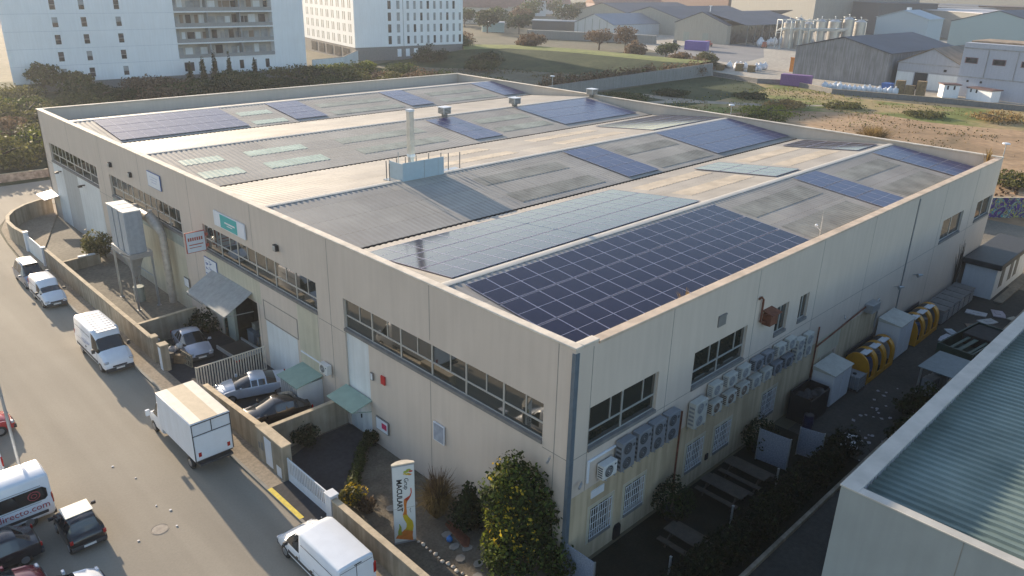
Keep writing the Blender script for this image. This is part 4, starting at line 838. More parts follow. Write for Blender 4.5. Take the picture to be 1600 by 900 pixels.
t=thing('border_hedge','low curved hedge edging the dark driveway','hedge',(0,0,0))
hp=[(-.35,14.45),(-.9,14.3),(-1.4,13.8),(-1.9,13.2),(-2.3,12.8),(-2.8,12.3),(-3.3,11.7),(-3.9,11.2)]
leafmesh('foliage',[(x,y,.3,.33,.33,.33) for x,y in hp]+[((hp[i][0]+hp[i+1][0])/2,(hp[i][1]+hp[i+1][1])/2,.3,.33,.33,.3) for i in range(7)],2200,.085,L_['mid'],t,shell=.5)
tree('dark leafy shrub where the driveway hedge meets the facade',(-.35,14.35,0),1.0,1.0,'dark',500,.1,name='shrub',cat='shrub',bush=True)
tree('dark climbing shrub at the foot of the dividing wall',(-3.1,16.8,0),1.2,1.6,'dark',700,.1,name='shrub',cat='shrub',bush=True)
tree('sunlit bush beside the dust collector legs',(-1.5,55.6,0),3.1,2.6,'olive',1500,.16,name='bush',cat='bush',bush=True)
tree('dark overgrown bush in the corner of the scrap yard',(-.9,34.9,0),1.7,2.6,'dark',700,.13,name='bush',cat='bush',bush=True)
t=thing('stone_edging','row of pale rough stones edging the gravel next to the sign','stones'); random.seed(8)
for k in range(34):
    y=6.1-k*.3; a=MB(); s=random.uniform(.06,.13); a.ball((0,0,0),(s,s*.9,s*.6),7,5,jit=.35); o=a.build('stone',M['coping'],t,loc=(-3.38+random.uniform(-.08,.1)+.002*k,y,.06)); o.rotation_euler=(0,0,random.random()*6)
for k,(x,y) in enumerate([(-2.2,9.4),(-2.9,9.0),(-1.9,8.5),(-3.0,8.1),(-2.1,5.6),(-2.4,4.7),(-2.0,4.2),(-2.7,3.9),(-2.3,3.1),(-2.9,2.5)]):
    a=MB(); a.prism([(.3*math.cos(q*PI/3.5+k)*random.uniform(.8,1.1),.24*math.sin(q*PI/3.5+k)*random.uniform(.8,1.1),0) for q in range(7)],(0,0,.05)); o=a.build('stepping_stone',M['joint'],loc=(x,y,.02)); tag(o,'dark flat stepping stone set in the garden gravel','stepping stone','stepping stones in the gravel')
a=MB(); a.ball((0,0,.16),(.16,.16,.16),8,6); a.tube([(0,0,.28),(0,0,.36)],.05,8); o=a.build('ball_ornament',mat('bright_blue',(.03,.18,.5),.4),loc=(-2.3,5.15,0)); tag(o,'small bright blue ball ornament on the gravel','ornament')
a=MB(); a.prism([(-1.7,6.2,0),(-1.4,6.3,0),(-1.5,4.6,0),(-1.9,4.2,0),(-2.1,4.3,0)],(0,0,.1)); o=a.build('brick_edging',M['rust'],smooth=False); tag(o,'reddish brick edging at the foot of the cone bush','edging')
# ================= alley side: fixtures on the side wall
G5='grey double-fan units on the side wall'
a=MB(); a.box(1.15,-.1,5.45,3.1,-.004,5.55); a.box(1.15,-.1,4.4,1.28,-.004,5.45); o=a.build('pipe_trunking',M['white'],bev=.02); tag(o,'white bent pipe trunking framing the nearest air conditioner','trunking')
ac_unit('nearest small white air conditioner with round black fan on the side wall',(2.3,0,4.42),0,.95,.38,.72,1)
for x,lb in ((3.55,'first tall grey double fan unit, next to the small white air conditioner'),(4.75,'second tall grey double fan unit from the building corner'),(5.9,'third tall grey double fan unit from the building corner'),(7.05,'fourth tall grey double fan unit, nearest the big cream one')): ac_unit(lb,(x,0,4.28),0,.98,.4,1.5,2,M['acg'],M['acd'],G5)
ac_unit('big cream double fan air conditioner between grey units and the double row',(9.45,0,4.05),0,1.1,.42,1.42,2,M['acc'],M['acg'])
UP=[(10.95,'w'),(12.4,'w'),(13.75,'w'),(15.15,'g'),(16.3,'g'),(17.7,'w'),(18.95,'w')]; ordn=['first','second','third','fourth','fifth','sixth','seventh']
for k,(x,c) in enumerate(UP): ac_unit(f'{ordn[k]} small air conditioner of the upper row counted from the cream double unit',(x,0,5.22),0,.92,.36,.68,1,M['acc'] if c=='w' else M['acg'],M['acg'] if c=='w' else M['acd'],'air conditioners of the upper row')
for k,(x,c) in enumerate([(11.15,'r'),(12.55,'r'),(13.9,'r'),(15.2,'w'),(16.4,'w'),(17.6,'g'),(18.9,'g')]): ac_unit(f'{ordn[k]} air conditioner of the lower row'+(' with rusty grille' if c=='r' else '')+' counted from the cream double unit',(x,0,4.1),0,.95,.36,.68,1,M['acg'] if c=='g' else M['acc'],{'r':M['acr'],'w':M['acg'],'g':M['acd']}[c],'air conditioners of the lower row')
for x,lb in ((20.2,'tall cream double fan unit at the end of the double row'),(21.35,'last tall cream double fan unit beside the alley door')): ac_unit(lb,(x,0,4.0),0,.85,.36,1.45,2,M['acc'],M['acg'],'tall cream units ending the row')
a=MB(); a.box(15.5,-.5,7.7,16.3,-.01,8.35); a.prism([(15.4,-.65,8.35),(15.4,0,8.5),(15.4,0,8.55),(15.4,-.65,8.4)],(1.0,0,0)); a.tube([(15.1,-.12,8.0),(15.1,-.12,9.3),(14.85,-.12,9.5),(14.7,-.05,9.4)],.06,8); a.tube([(15.1,-.12,8.0),(15.5,-.2,7.9)],.05,8); o=a.build('vent_hood',M['rust']); tag(o,'rusty red vent hood with bent pipe high on the side wall','vent hood')
a=MB(); a.box(10.8,-.06,8.95,11.5,0,9.5); a.box(10.8,-.1,9.5,11.5,0,9.56); o=a.build('wall_vent',M['sill']); tag(o,'small grey vent box under the parapet of the side wall','vent')
a=MB(); a.tube([(23.3,-.1,3.8),(27.0,-.1,4.15),(30.4,-.1,4.5)],.05,6); o=a.build('wall_pipe',M['rust']); tag(o,'thin sloping pipe running along the side wall','pipe')
a=MB(); a.box(30.4,-.6,4.1,31.7,-.01,4.7); a.tube([(31.7,-.3,4.6),(32.1,-.3,4.7),(32.2,-.3,4.4),(32.2,-.3,2.5)],.07,8); o=a.build('duct_box',M['steel'],bev=.03); tag(o,'grey duct box with bent pipe on the side wall above the yellow shelters','duct')
for x,z,lb in ((39.3,4.6,'grey funnel lamp on the side wall above the far yellow shelter'),(35.6,4.6,'small dark lamp on the side wall above the white cabinet')):
    a=MB(); a.tube([(x,0,z),(x,-.35,z+.1)],.03,6); a.tube([(x,-.3,z),(x+.35,-.55,z+.05)],[.16,.05],10); o=a.build('wall_lamp',M['steel']); tag(o,lb,'wall lamp')
for (x,y,z,lb) in ((-.12,1.0,5.9,'white camera on the street facade near the corner'),(.75,-.12,4.75,'small camera on the side wall near the corner'),(26.9,-.1,4.9,'dark bracket camera on the side wall past the door')):
    a=MB(); a.tube([(x,y,z),(x-.2,y-.2,z+.05)],.02,6); a.tube([(x-.12,y-.1,z),(x-.42,y-.22,z-.05)],.055,8); o=a.build('security_camera',M['steel']); tag(o,lb,'camera')
a=MB(); a.box(1.6,-.05,3.35,2.5,-.002,3.75); o=a.build('name_plate',M['white'],bev=.005); tag(o,'blank white plate above the first barred window','plate')
a=MB(); a.prism([(3.5,-.1,.02),(4.0,-.1,.02),(4.0,-.1,.65),(3.9,-.1,.82),(3.6,-.1,.82),(3.5,-.1,.65)],(0,.098,0)); o=a.build('vent_cover',M['black']); tag(o,'dark arched vent cover at the foot of the side wall','vent')
a=MB(); a.box(11.3,-.08,.9,11.55,-.002,1.25); o=a.build('wall_box',M['black']); tag(o,'small black box on the side wall between the barred windows','box')
# ================= alley objects
t=thing('perforated_screen','pale perforated screen panel at the building corner behind the tree','screen',(.1,-.05,0)); scr=mat('screen_mesh',(.23,.26,.33),.6,var=.25,scale=14)
def screen(t,l,h):
    a=MB(); a.box(0,-l,.05,.04,0,h); a.build('sheet',scr,t,smooth=False)
    for y in (0,-l): b=MB(); b.box(-.02,y-.03,0,.06,y+.03,h+.03); b.build('post',M['steel'],t,smooth=False)
screen(t,1.6,1.7)
t=thing('perforated_screen','tall blue grey perforated screen right of the picnic tables','screen',(14.75,-1.25,0),.12); screen(t,1.75,2.0)
t=thing('perforated_screen','smaller perforated screen panel nearest the white stone','screen',(16.9,-2.6,0),.25); screen(t,1.3,1.8)
def picnic(label,x,y):
    t=thing('picnic_table',label,'picnic table',(x,y,0)); wd=mat('dark_timber',(.06,.05,.04),.8,var=.2,scale=3)
    a=MB()
    for k in range(5): a.box(-.42+k*.172,-1.2,.72,-.42+k*.172+.16,1.2,.77)
    a.build('tabletop',wd,t,smooth=False)
    for s in (1,-1): a=MB(); a.box(s*.78-.15,-1.2,.42,s*.78+.15,1.2,.47); a.build('bench',wd,t,smooth=False)
    for yy in (-.85,.85):
        a=MB(); a.tube([(-.7,yy,0),(-.2,yy,.72)],.05,4); a.tube([(.7,yy,0),(.2,yy,.72)],.05,4); a.box(-.9,yy-.03,.36,.9,yy+.03,.42); a.build('leg_frame',wd,t,smooth=False)
picnic('dark picnic table nearest the perforated screen',12.6,-1.9); picnic('dark picnic table in the middle below the air conditioners',10.3,-1.9); picnic('dark picnic table nearest the building corner',5.6,-2.9)
def topiary(label,loc,r,h):
    t=thing('topiary_bush',label,'bush',loc); leafmesh('foliage',[(0,0,h-r,r,r,r)],1500,.09,L_['dark'],t,shell=.7)
    a=MB(); a.tube([(0,0,0),(0,0,h-r)],.06,6); a.build('stem',M['bark'],t); b=MB(); b.tube([(0,0,0),(0,0,.5)],[.32,.45],14); b.build('planter',M['dark'],t)
topiary('round clipped bush in a planter against the wall between barred windows',(6.9,-1.0,0),.95,2.1); topiary('round dark bush beside the tall perforated screen',(15.6,-.9,0),.95,2.0)
t=thing('alley_hedge','long dark untrimmed hedge between the picnic lawn and the alley kerb','hedge')
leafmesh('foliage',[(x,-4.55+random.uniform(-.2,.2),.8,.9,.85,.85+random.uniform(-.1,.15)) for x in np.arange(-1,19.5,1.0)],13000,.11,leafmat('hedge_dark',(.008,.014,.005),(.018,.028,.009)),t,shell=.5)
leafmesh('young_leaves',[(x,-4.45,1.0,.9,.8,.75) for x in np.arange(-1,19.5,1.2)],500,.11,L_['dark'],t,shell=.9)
for k,x in enumerate((3.2,8.4,12.9,17.3)):
    a=MB(); a.box(-.04,-.04,0,.04,.04,1.35); a.box(-.05,-.05,1.35,.05,.05,1.38); o=a.build('fence_post',M['steel'],loc=(x,-3.45,0)); tag(o,'thin pale metal fence post in front of the dark hedge','fence post','fence posts along the hedge')
a=MB(); a.box(-2,-5.75,-.1,62,-5.55,.22); o=a.build('low_kerb_wall',M['wallside'],bev=.02); tag(o,'long low kerb wall between the hedge and the far side of the alley','low wall')
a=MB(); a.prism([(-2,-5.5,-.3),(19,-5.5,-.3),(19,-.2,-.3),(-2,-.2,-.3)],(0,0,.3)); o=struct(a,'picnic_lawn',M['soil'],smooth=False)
def cabinet(label,x0,x1,y0,y1,h):
    t=thing('steel_cabinet',label,'cabinet',((x0+x1)/2,(y0+y1)/2,0)); w=(x1-x0)/2; d=(y1-y0)/2
    a=MB(); a.box(-w,-d,.08,w,d,h); a.build('body',M['white'],t,bev=.02); a=MB(); a.prism([(-w-.06,-d-.1,h),(w+.06,-d-.1,h),(w+.06,-d-.1,h+.05),(w+.06,d,h+.3),(-w-.06,d,h+.3),(-w-.06,-d-.1,h+.05)][:0] or [(-w-.06,-d-.1,h),(-w-.06,d,h),(-w-.06,d,h+.28),(-w-.06,-d-.1,h+.06)],(2*w+.12,0,0)); a.build('sloped_lid',M['acc'],t,smooth=False)
    for s in (-.5,.5): a=MB(); a.box(s*w-w*.46,-d-.03,.2,s*w+w*.46,-d,h-.1); a.box(s*w-w*.3,-d-.034,h*.4,s*w+w*.3,-d-.03,h*.75); a.build('door',M['white'],t,smooth=False)
cabinet('white cabinet with sloping lid between the black bin and the near yellow shelter',23.3,25.9,-1.55,-.15,2.25); cabinet('taller white cabinet standing between the two yellow shelters',33.2,35.8,-1.75,-.2,2.65)
t=thing('black_container','black open mesh container full of dark rubbish against the side wall','container',(21.5,-.95,0))
a=MB(); a.box(-1.3,-.7,.0,1.2,-.62,1.7); a.box(-1.3,.6,0,1.2,.68,1.9); a.box(-1.3,-.62,0,-1.22,.6,1.8); a.box(1.12,-.62,0,1.2,.6,1.8); a.box(-1.22,-.62,0,1.12,.6,.3); a.build('sides',M['black'],t)
random.seed(4); a=MB()
for k in range(9): a.ball((random.uniform(-1,.9),random.uniform(-.4,.4),random.uniform(.6,1.6)),random.uniform(.25,.4),8,6,jit=.4)
a.build('rubbish',M['bumper'],t); 
t=thing('barrel','dark blue barrel in front of the black container','barrel',(20.1,-1.7,0)); a=MB(); a.tube([(0,0,0),(0,0,.02),(0,0,.3),(0,0,.32),(0,0,.6),(0,0,.62),(0,0,.9)],[.27,.29,.29,.31,.31,.29,.28],16); a.build('drum',mat('dark_blue',(.02,.025,.08),.4),t); a=MB(); a.tube([(0,0,.9),(0,0,.94)],[.26,.24],16); a.build('lid',M['bumper'],t)
t=thing('tote_tank','grey caged liquid tank between white cabinet and yellow shelter','tank',(27.15,-1.45,0)); a=MB(); a.box(-.55,-.5,.15,.55,.5,1.1); a.build('tank_body',M['acg'],t,bev=.06)
a=MB()
for k in range(5):
    a.box(-.58+k*.28,-.53,.12,-.56+k*.28,-.5,1.15); a.box(-.6,-.53,.2+k*.22,.6,-.51,.22+k*.22); a.box(-.6,-.5+k*.24,.12,-.57,-.48+k*.24,1.15)
a.build('cage',M['steel'],t,smooth=False); a=MB(); a.cyl((-.15,0,1.1),.12,.06); a.build('cap',M['black'],t); a=MB(); a.box(-.6,-.55,0,.6,.55,.12); a.build('pallet',M['bumper'],t)
M['yel']=mat('yellow_plastic',(.58,.27,.01),.45,var=.08,scale=1.5,streak=.12)
def shelter(label,x0,nb,bw,h=2.05,d=1.75):
    t=thing('yellow_shelter',label,'storage shelter',(x0,-.15,0))
    def prof(s=1.0): 
        pts=[(0,0.0)]; 
        for k in range(13):
            q=PI/2*k/12*2; pts.append((-(d/2)+(d/2)*s*math.cos(PI-q)*-1 if False else -(d/2)-(d/2)*s*math.cos(q),  (h*.48)+(h*.52)*s*math.sin(q)))
        pts=[( -d,.0)]+[(-(d/2)-(d/2)*math.cos(PI*k/12), h*.45+h*.55*math.sin(PI*k/12)) for k in range(13)]+[(0,0)]
        return [(y,z) for y,z in pts]
    P=prof(); 
    def band(xa,xb,nm,solid=False):
        a=MB()
        if solid: a.prism([(xa,y,z) for y,z in P],(xb-xa,0,0))
        else:
            c=(-d/2,h*.42); Q=[((y-c[0])*.8+c[0],max(.0,(z-c[1])*.84+c[1]) if z>.01 else 0) for y,z in P]; n=len(P)
            V=[(xa,y,z) for y,z in P]+[(xb,y,z) for y,z in P]+[(xa,y,z) for y,z in Q]+[(xb,y,z) for y,z in Q]
            F=[]
            for i in range(n-1): F+=[(i,i+1,n+i+1,n+i),(2*n+i,2*n+i+1,3*n+i+1,3*n+i),(i,i+1,2*n+i+1,2*n+i),(n+i,n+i+1,3*n+i+1,3*n+i)]
            a.faces(V,F)
        return a.build(nm,M['yel'],t)
    band(0,.12,'side_panel',True)
    for k in range(nb):
        xb=.12+(k+1)*bw; band(xb-.5,xb-.04,'arch_band')
        a=MB(); m=4; pts=[P[i] for i in range(7,13)]; V=[]
        for (y,z) in pts: V+=[(xb-bw,y,z),(xb-.5,y,z)]
        a.faces(V,[(2*i,2*i+1,2*i+3,2*i+2) for i in range(len(pts)-1)]); a.build('back_shell',M['bumper'],t)
        a=MB(); a.box(xb-bw+.1,-d*.75,h*.955,xb-.35,-d*.42,h*.985); a.build('label_sheet',M['white'],t)
        a=MB(); a.cyl((xb-bw*.6,-d*.55,.1),.3,.85,n=12); a.build('drum',M['ink'] if k%2 else M['acg'],t)
        a=MB(); a.box(xb-bw,-d,0,xb-.5,-d+.06,.35); a.build('front_sill',M['yel'],t)
    a=MB(); a.box(.12,-.1,0,.12+nb*bw-.04,-.04,h*.9); a.build('back_panel',M['bumper'],t,smooth=False)
shelter('near yellow rounded storage shelter with three open bays',28.2,3,1.45); shelter('far yellow rounded storage shelter next to the grey crates',36.9,3,1.5)
for k in range(6):
    t=thing('louvred_crate','grey louvred crate in the row beyond the far yellow shelter','crate',(43.0+k*1.28,-1.1,0),.05*(k%2),'grey crates in the alley'); a=MB(); a.box(-.55,-.8,.1,.55,.75,1.05 if k%2 else 1.2); a.build('bin',M['acg'],t,bev=.03)
    a=MB()
    for j in range(5): a.box(-.57,-.82,.2+j*.17,.57,-.79,.27+j*.17)
    a.build('slats',M['steel'],t,smooth=False); a=MB(); a.prism([(-.6,-.85,1.22),(-.6,.78,1.3),(-.6,.78,1.35),(-.6,-.85,1.27)],(1.15,0,0)); a.build('lid',M['sill'],t)
# kiosk
t=thing('white_kiosk','white hut with thick black flat roof at the end of the alley','kiosk',(51.6,-2.85,0))
a=MB(); a.box(0,0,.0,9.8,2.5,2.75); a.build('walls',M['white'],t)
a=MB(); a.prism([(-.25,-.3,2.75),(10.1,-.3,2.75),(10.1,2.75,2.75),(-.25,2.75,2.75)],(0,0,.5)); a.build('roof',M['bumper'],t,bev=.06)
for x in (1.6,4.2,5.9): a=MB(); a.box(x,-.02,.7,x+.95,.0,2.6); a.box(x-.04,-.03,.66,x,0,2.64); a.build('shutter',M['sill'],t,smooth=False)
a=MB(); a.box(-.4,-1.0,0,10.2,-.3,.12); a.build('plinth',M['yard'],t)
sheet([(56.45,-12),(56.45,73.1),(62,78),(75,78),(79,8),(79,-12)],.0,'back_street',M['yard'])
t=thing('climbing_plant','leafless climber fanning out on the side wall above the white hut','climber',(50.4,-.12,0)); a=MB(); random.seed(9)
for k in range(16):
    x=random.uniform(-1.6,1.6); z=random.uniform(3,5.2); a.tube([(x*.1,0,0),(x*.3,0,z*.45),(x*.7,-.02,z*.8),(x,0,z)],[.045,.03,.02,.008],5)
a.build('branches',M['bark'],t)
# green skip, roof sheet etc
t=thing('green_skip','long dark green open skip with ribbed sides in the alley','skip',(38.8,-5.2,0),-.12)
gs=mat('skip_green',(.015,.05,.04),.5,var=.2); a=MB(); a.box(-3.2,-1.2,.2,3.2,-1.1,1.35); a.box(-3.2,1.1,.2,3.2,1.2,1.35); a.box(-3.2,-1.1,.2,-3.1,1.1,1.35); a.box(3.1,-1.1,.2,3.2,1.1,1.35); a.box(-3.1,-1.1,.15,3.1,1.1,.35); a.build('tub',gs,t)
a=MB()
for k in range(9): a.box(-3.0+k*.72,-1.28,.2,-2.9+k*.72,-1.2,1.3); a.box(-3.0+k*.72,1.2,.2,-2.9+k*.72,1.28,1.3)
a.build('ribs',gs,t); a=MB(); a.box(-3.1,-.2,1.05,.2,.1,1.12); a.box(-3.1,-.8,1.0,.4,-.6,1.08); a.box(-3,.4,1.02,.3,.6,1.1); a.build('planks',mat('green_beam',(.05,.09,.07),.6),t); a=MB(); a.box(.4,-1.05,.4,3.05,1.05,1.25); a.build('dark_load',M['dark'],t,bev=.05)
t=thing('sheet_roof_stall','small stall under a flat grey metal sheet beside the skip','stall',(30.7,-5.9,0),-.05)
a=MB(); a.box(-1.8,-1.5,2.15,1.7,1.3,2.2); a.build('roof_sheet',mat('blue_grey_sheet',(.16,.20,.22),.5,var=.08),t,smooth=False)
for x,y in ((-1.6,-1.3),(1.5,-1.3),(-1.6,1.1),(1.5,1.1)): a=MB(); a.box(x-.05,y-.05,0,x+.05,y+.05,2.15); a.build('post',M['steel'],t)
a=MB()
for k in range(5): a.box(-1.5+.6*k,.3,.1+.03*k,-1.0+.6*k,.95,1.4-.1*(k%3))
a.build('stored_panels',M['acg'],t)
tree('dark green shrub mass beside the grey sheet stall',(26.3,-6.6,0),2.6,4.4,'dark',2200,.15,name='shrub',cat='shrub',bush=True,wy=2.6)
tree('black green bush under the parapet of the right building',(22.5,-7.0,0),1.9,3.4,'dark',1600,.14,name='shrub',cat='shrub',bush=True,wy=2.2)
t=thing('stone_slab','white stone slab with a dark round hole lying by the hedge end','stone slab',(20.4,-4.1,0),.4); a=MB(); a.box(-.75,-.5,0,.75,.5,.18); a.build('slab',M['white'],t,bev=.05); a=MB(); a.cyl((0,0,.17),.2,.015,n=14); a.build('hole',M['dark'],t)
random.seed(21); litter(26,0,0,0,0,.0,.06,.2,mat('dirty_paper',(.34,.34,.37),.8,var=.2),'pale scrap of rubbish on the alley ground','rubbish scattered in the alley',[(23.5,-3.6,1.3,.5),(25.5,-4.2,1.2,.5),(21.5,-4.7,.8,.4),(28,-3.2,1.2,.4)])
for k,(x,y,s,lb,c) in enumerate([(40.2,-3.2,.9,'large white board lying near the crates',(.5,.5,.55)),(41.8,-2.9,.55,'small pale blue board beside the large white board',(.45,.5,.55)),(47.4,-3.0,.8,'white sheet on the ground before the white hut',(.5,.5,.52)),(46.2,-4.2,.75,'crumpled white sheet between hut and skip',(.48,.48,.48)),(48.6,-4.3,.8,'pale pink sheet nearest the hut plinth',(.42,.38,.42)),(48.3,-6.0,.9,'striped pallet lying at the alley edge',(.4,.37,.3)),(44.4,-3.9,.8,'brown cardboard sheet between white boards',(.2,.15,.11))]):
    a=MB(); a.prism([(-s,-s*.5,0),(s*.9,-s*.6,0),(s,s*.5,0),(0,s*.65,0),(-s*.9,s*.55,0)],(0,0,.07)); a.box(-s*.5,-s*.3,.07,s*.3,s*.2,.11); o=a.build('flat_board',mat('board_%d'%k,c,.8,var=.1),loc=(x,y,0),rz=k*.9,smooth=False); tag(o,lb,'board')
# roof top objects
t=thing('roof_plant_screen','pale blue grey metal screen box with guard posts on the second ridge','plant screen',(13.6,27.2,ZR-.05))
sb=mat('pale_blue_metal',(.36,.46,.52),.5,var=.03); a=MB(); a.box(-1.95,-.35,.05,1.85,-.3,1.38); a.box(-1.95,-.3,.05,-1.9,1.3,1.3); a.build('screen_panel',sb,t,smooth=False)
a=MB(); a.box(-.02,-.36,.05,.0,-.3,1.38); a.box(1.3,-.355,.05,1.31,-.3,1.38); a.build('panel_joint',M['joint'],t,smooth=False)
for k,(x,y) in enumerate([(-2.6,.4),(-2.3,1.2),(-1.9,1.35),(-1.2,1.4),(-.4,1.4),(.6,1.4),(1.8,1.4),(2.6,.9),(3.0,.5),(3.9,.2)]):
    a=MB(); a.tube([(x,y,-.1),(x,y,1.35)],.04,6); a.build('guard_post',M['sill'],t)
a=MB(); a.box(-2.6,-.2,-.1,-2.0,1.2,.06); a.box(1.9,-.2,-.1,4.0,.9,.06); a.build('walkway',M['steel'],t)
t=thing('chimney_stack','tall square pale metal chimney rising behind the roof screen','chimney',(13.2,27.9,ZR-.1))
a=MB(); a.box(-.16,-.16,0,.16,.16,1.75); a.build('lower_duct',M['steel'],t); a=MB(); a.box(-.2,-.2,1.6,.2,.2,4.85); a.build('upper_duct',M['coping'],t,bev=.01); a=MB(); a.box(-.23,-.23,4.85,.23,.23,5.0); a.box(-.22,-.22,1.55,.22,.22,1.75); a.build('collar',M['white'],t); a=MB(); a.tube([(-1.3,-.2,.1),(-1.3,-.2,2.1)],.03,6); a.build('mast',M['steel'],t)
for x,y,lb in ((31.7,46.4,'square grey roof vent nearest the chimney'),(42.6,46.9,'middle square roof vent on the third ridge'),(56.0,46.6,'grey roof vent with pale lid at the back parapet')):
    t=thing('roof_vent',lb,'roof vent',(x,y,ZR-.1)); a=MB(); a.box(-.22,-.22,0,.22,.22,.5); a.build('neck',M['sill'],t); a=MB(); a.box(-.5,-.5,.45,.5,.5,1.1); a.build('head',M['steel'],t,bev=.03); a=MB(); a.box(-.56,-.56,1.1,.56,.56,1.16); a.build('lid',M['white'],t)
    a=MB()
    for k in range(4): a.box(-.51,-.4,.52+k*.14,-.5,.4,.58+k*.14); a.box(-.4,-.51,.52+k*.14,.4,-.5,.58+k*.14)
    a.build('louvres',M['dark'],t,smooth=False)
t=thing('roof_antenna','thin aerial mast with small antenna at the edge of the near slope','antenna',(24.2,1.35,ZV)); a=MB(); a.tube([(0,0,0),(.05,0,2.1)],.025,6); a.build('mast',M['steel'],t); a=MB(); a.tube([(0,0,.9),(-.45,.1,1.25),(-.5,.1,1.3)],.02,5); a.ball((-.45,.1,1.3),.09,7,5); a.build('antenna_head',M['white'],t)
t=thing('rooftop_weed','dry yellow weeds growing in the gutter behind the parapet','weed',(8.8,.75,ZV)); twigs(t,'stalks',26,1.5,1.3,L_['gold'],.03,.4)
t=thing('rooftop_weed','small weed tuft at the far corner parapet','weed',(55.6,1.0,ZV)); twigs(t,'stalks',20,2.2,1.0,L_['gold'],.05,.3)
# ================= right-hand building in the foreground
t=thing('foreground_building','grey flat walled building with pale ribbed roof at the lower right','building')
X0,Y0,X1,Y1,ZP,ZF=3.75,-9.6,75,-48,8.2,7.45
cw=mat('cool_concrete',(.30,.325,.32),.85,var=.05,scale=.4,streak=.05,bump=.1); 
a=MB(); a.box(X0,Y1,-.3,X0+.3,Y0,ZP); a.build('end_wall',cw,t,smooth=False); a=MB(); a.box(X0+.3,Y0-.3,-.3,X1,Y0,ZP-.001); a.build('alley_wall',cw,t,smooth=False)
a=MB(); a.box(X0+.3,Y0-.36,ZF-.4,X1,Y0-.302,ZP-.002); 
for k in range(220): a.box(X0+.4+k*.32,Y0-.385,ZF-.3,X0+.4+k*.32+.1,Y0-.36,ZP-.01)
a.build('parapet_cladding',mat('lilac_cladding',(.38,.38,.42),.5,.1,var=.05),t,smooth=False)
a=MB(); a.box(X0-.04,Y0-.62,ZP,X1,Y0+.04,ZP+.07); a.box(X0-.04,Y1,ZP,X0+.36,Y0-.62,ZP+.07); a.build('coping',mat('pale_coping',(.46,.44,.40),.8,var=.1,scale=1),t,bev=.015)
a=MB(); a.box(X0-.006,Y0-4.1,0,X0+.01,Y0-4.07,ZP); a.box(X0-.006,Y0-10,0,X0+.01,Y0-9.97,ZP); a.build('panel_joint',M['joint'],t,smooth=False)
a=MB(); slope(X0+.32,X1,-9.98,ZF,-33,ZF+1.0,.42,.085,a); a.build('roof_sheeting',mat('aged_green_sheet',(.15,.21,.19),.55,var=.16,scale=.35,det=9,streak=0,col2=(.21,.265,.24)),t)
a=MB(); a.prism([(X0+.31,Y1,ZF-.2),(X1,Y1,ZF-.2),(X1,Y0-.4,ZF-.2),(X0+.31,Y0-.4,ZF-.2)],(0,0,-.2)); a.build('roof_deck',M['dark'],t,smooth=False)
# ================= background terrain
sheet([(-60,90.4),(75,90.4),(75,100),(117,102),(117,165),(95,185),(-60,200)],-.006,'scrub_ground',rampmat('scrub',[(.3,(.018,.028,.010)),(.5,(.035,.045,.017)),(.7,(.06,.06,.026))],.12,1,.9,.6,3,8,.1),.2)
GR=rampmat('dark_shaded_grass',[(.3,(.016,.028,.010)),(.5,(.032,.05,.016)),(.72,(.06,.07,.028))],.1,1,.8,.6,2,8,.15)  # dark grass, also carries the painted shade of the bank slope
GL=rampmat('sun_tinted_grass',[(.3,(.09,.12,.025)),(.6,(.17,.19,.05)),(.75,(.24,.22,.09))],.12,1,.9,.4,2,8,.1)  # brighter grass, sunlight on the bank top put into the colour
DT=rampmat('sandy_soil',[(.28,(.15,.11,.06)),(.5,(.33,.215,.125)),(.72,(.44,.30,.18))],.055,1,.7,.6,1.2,9,.15,1.2)
sheet([(75.2,72),(75.2,100.8),(120,101),(177,104.5),(173,88),(165,80),(130,76),(108,78)],-.004,'field_grass',GR,.2)
sheet([(110,12),(104,50),(108,78),(130,76),(165,80),(173,88),(176,78),(168,60),(172,40),(186,16),(186,-30),(110,-30)],-.012,'field_grass',rampmat('patchy_grass',[(.3,(.07,.10,.02)),(.44,(.15,.17,.04)),(.54,(.26,.21,.09)),(.68,(.36,.25,.14))],.07,1,.7,.5,1.5,9,.12,1.0),.2)
sheet([(79,-20),(79,8),(88,40),(105,62),(122,66),(138,58),(148,46),(146,34),(150,22),(154,8),(158,-30)],-.003,'dirt_lot',DT,.2)
sheet([(104,84),(118,83.5),(128,79),(138,66),(150,56.5),(150.5,58.5),(141,67),(133,79.5),(131,93),(128,93.5),(127,84),(118,86),(104,87)],-.0015,'dirt_track',mat('pale_track',(.27,.24,.19),.95,var=.15,scale=.3),.2)
sheet([(178,104.3),(173.5,88),(179,83),(176,70),(184,44),(188,22),(190,-30),(420,-30),(420,330),(250,190),(205,126)],-.002,'works_yard',rampmat('pale_concrete_yard',[(.3,(.30,.27,.23)),(.7,(.42,.39,.34))],.05,.95,.8,.2,3),.2)
sheet([(184,44),(188,22),(190,-30),(182,-30),(180,20),(177,44),(170,66),(174,68)],.001,'works_road',mat('grey_road',(.16,.15,.145),.95,var=.12,scale=.4),.2)
sheet([(225,150),(215,118),(245,125),(290,150),(300,180),(262,172)],.004,'works_yard_patch',mat('darker_concrete',(.17,.17,.18),.9,var=.1,scale=.1),.2)
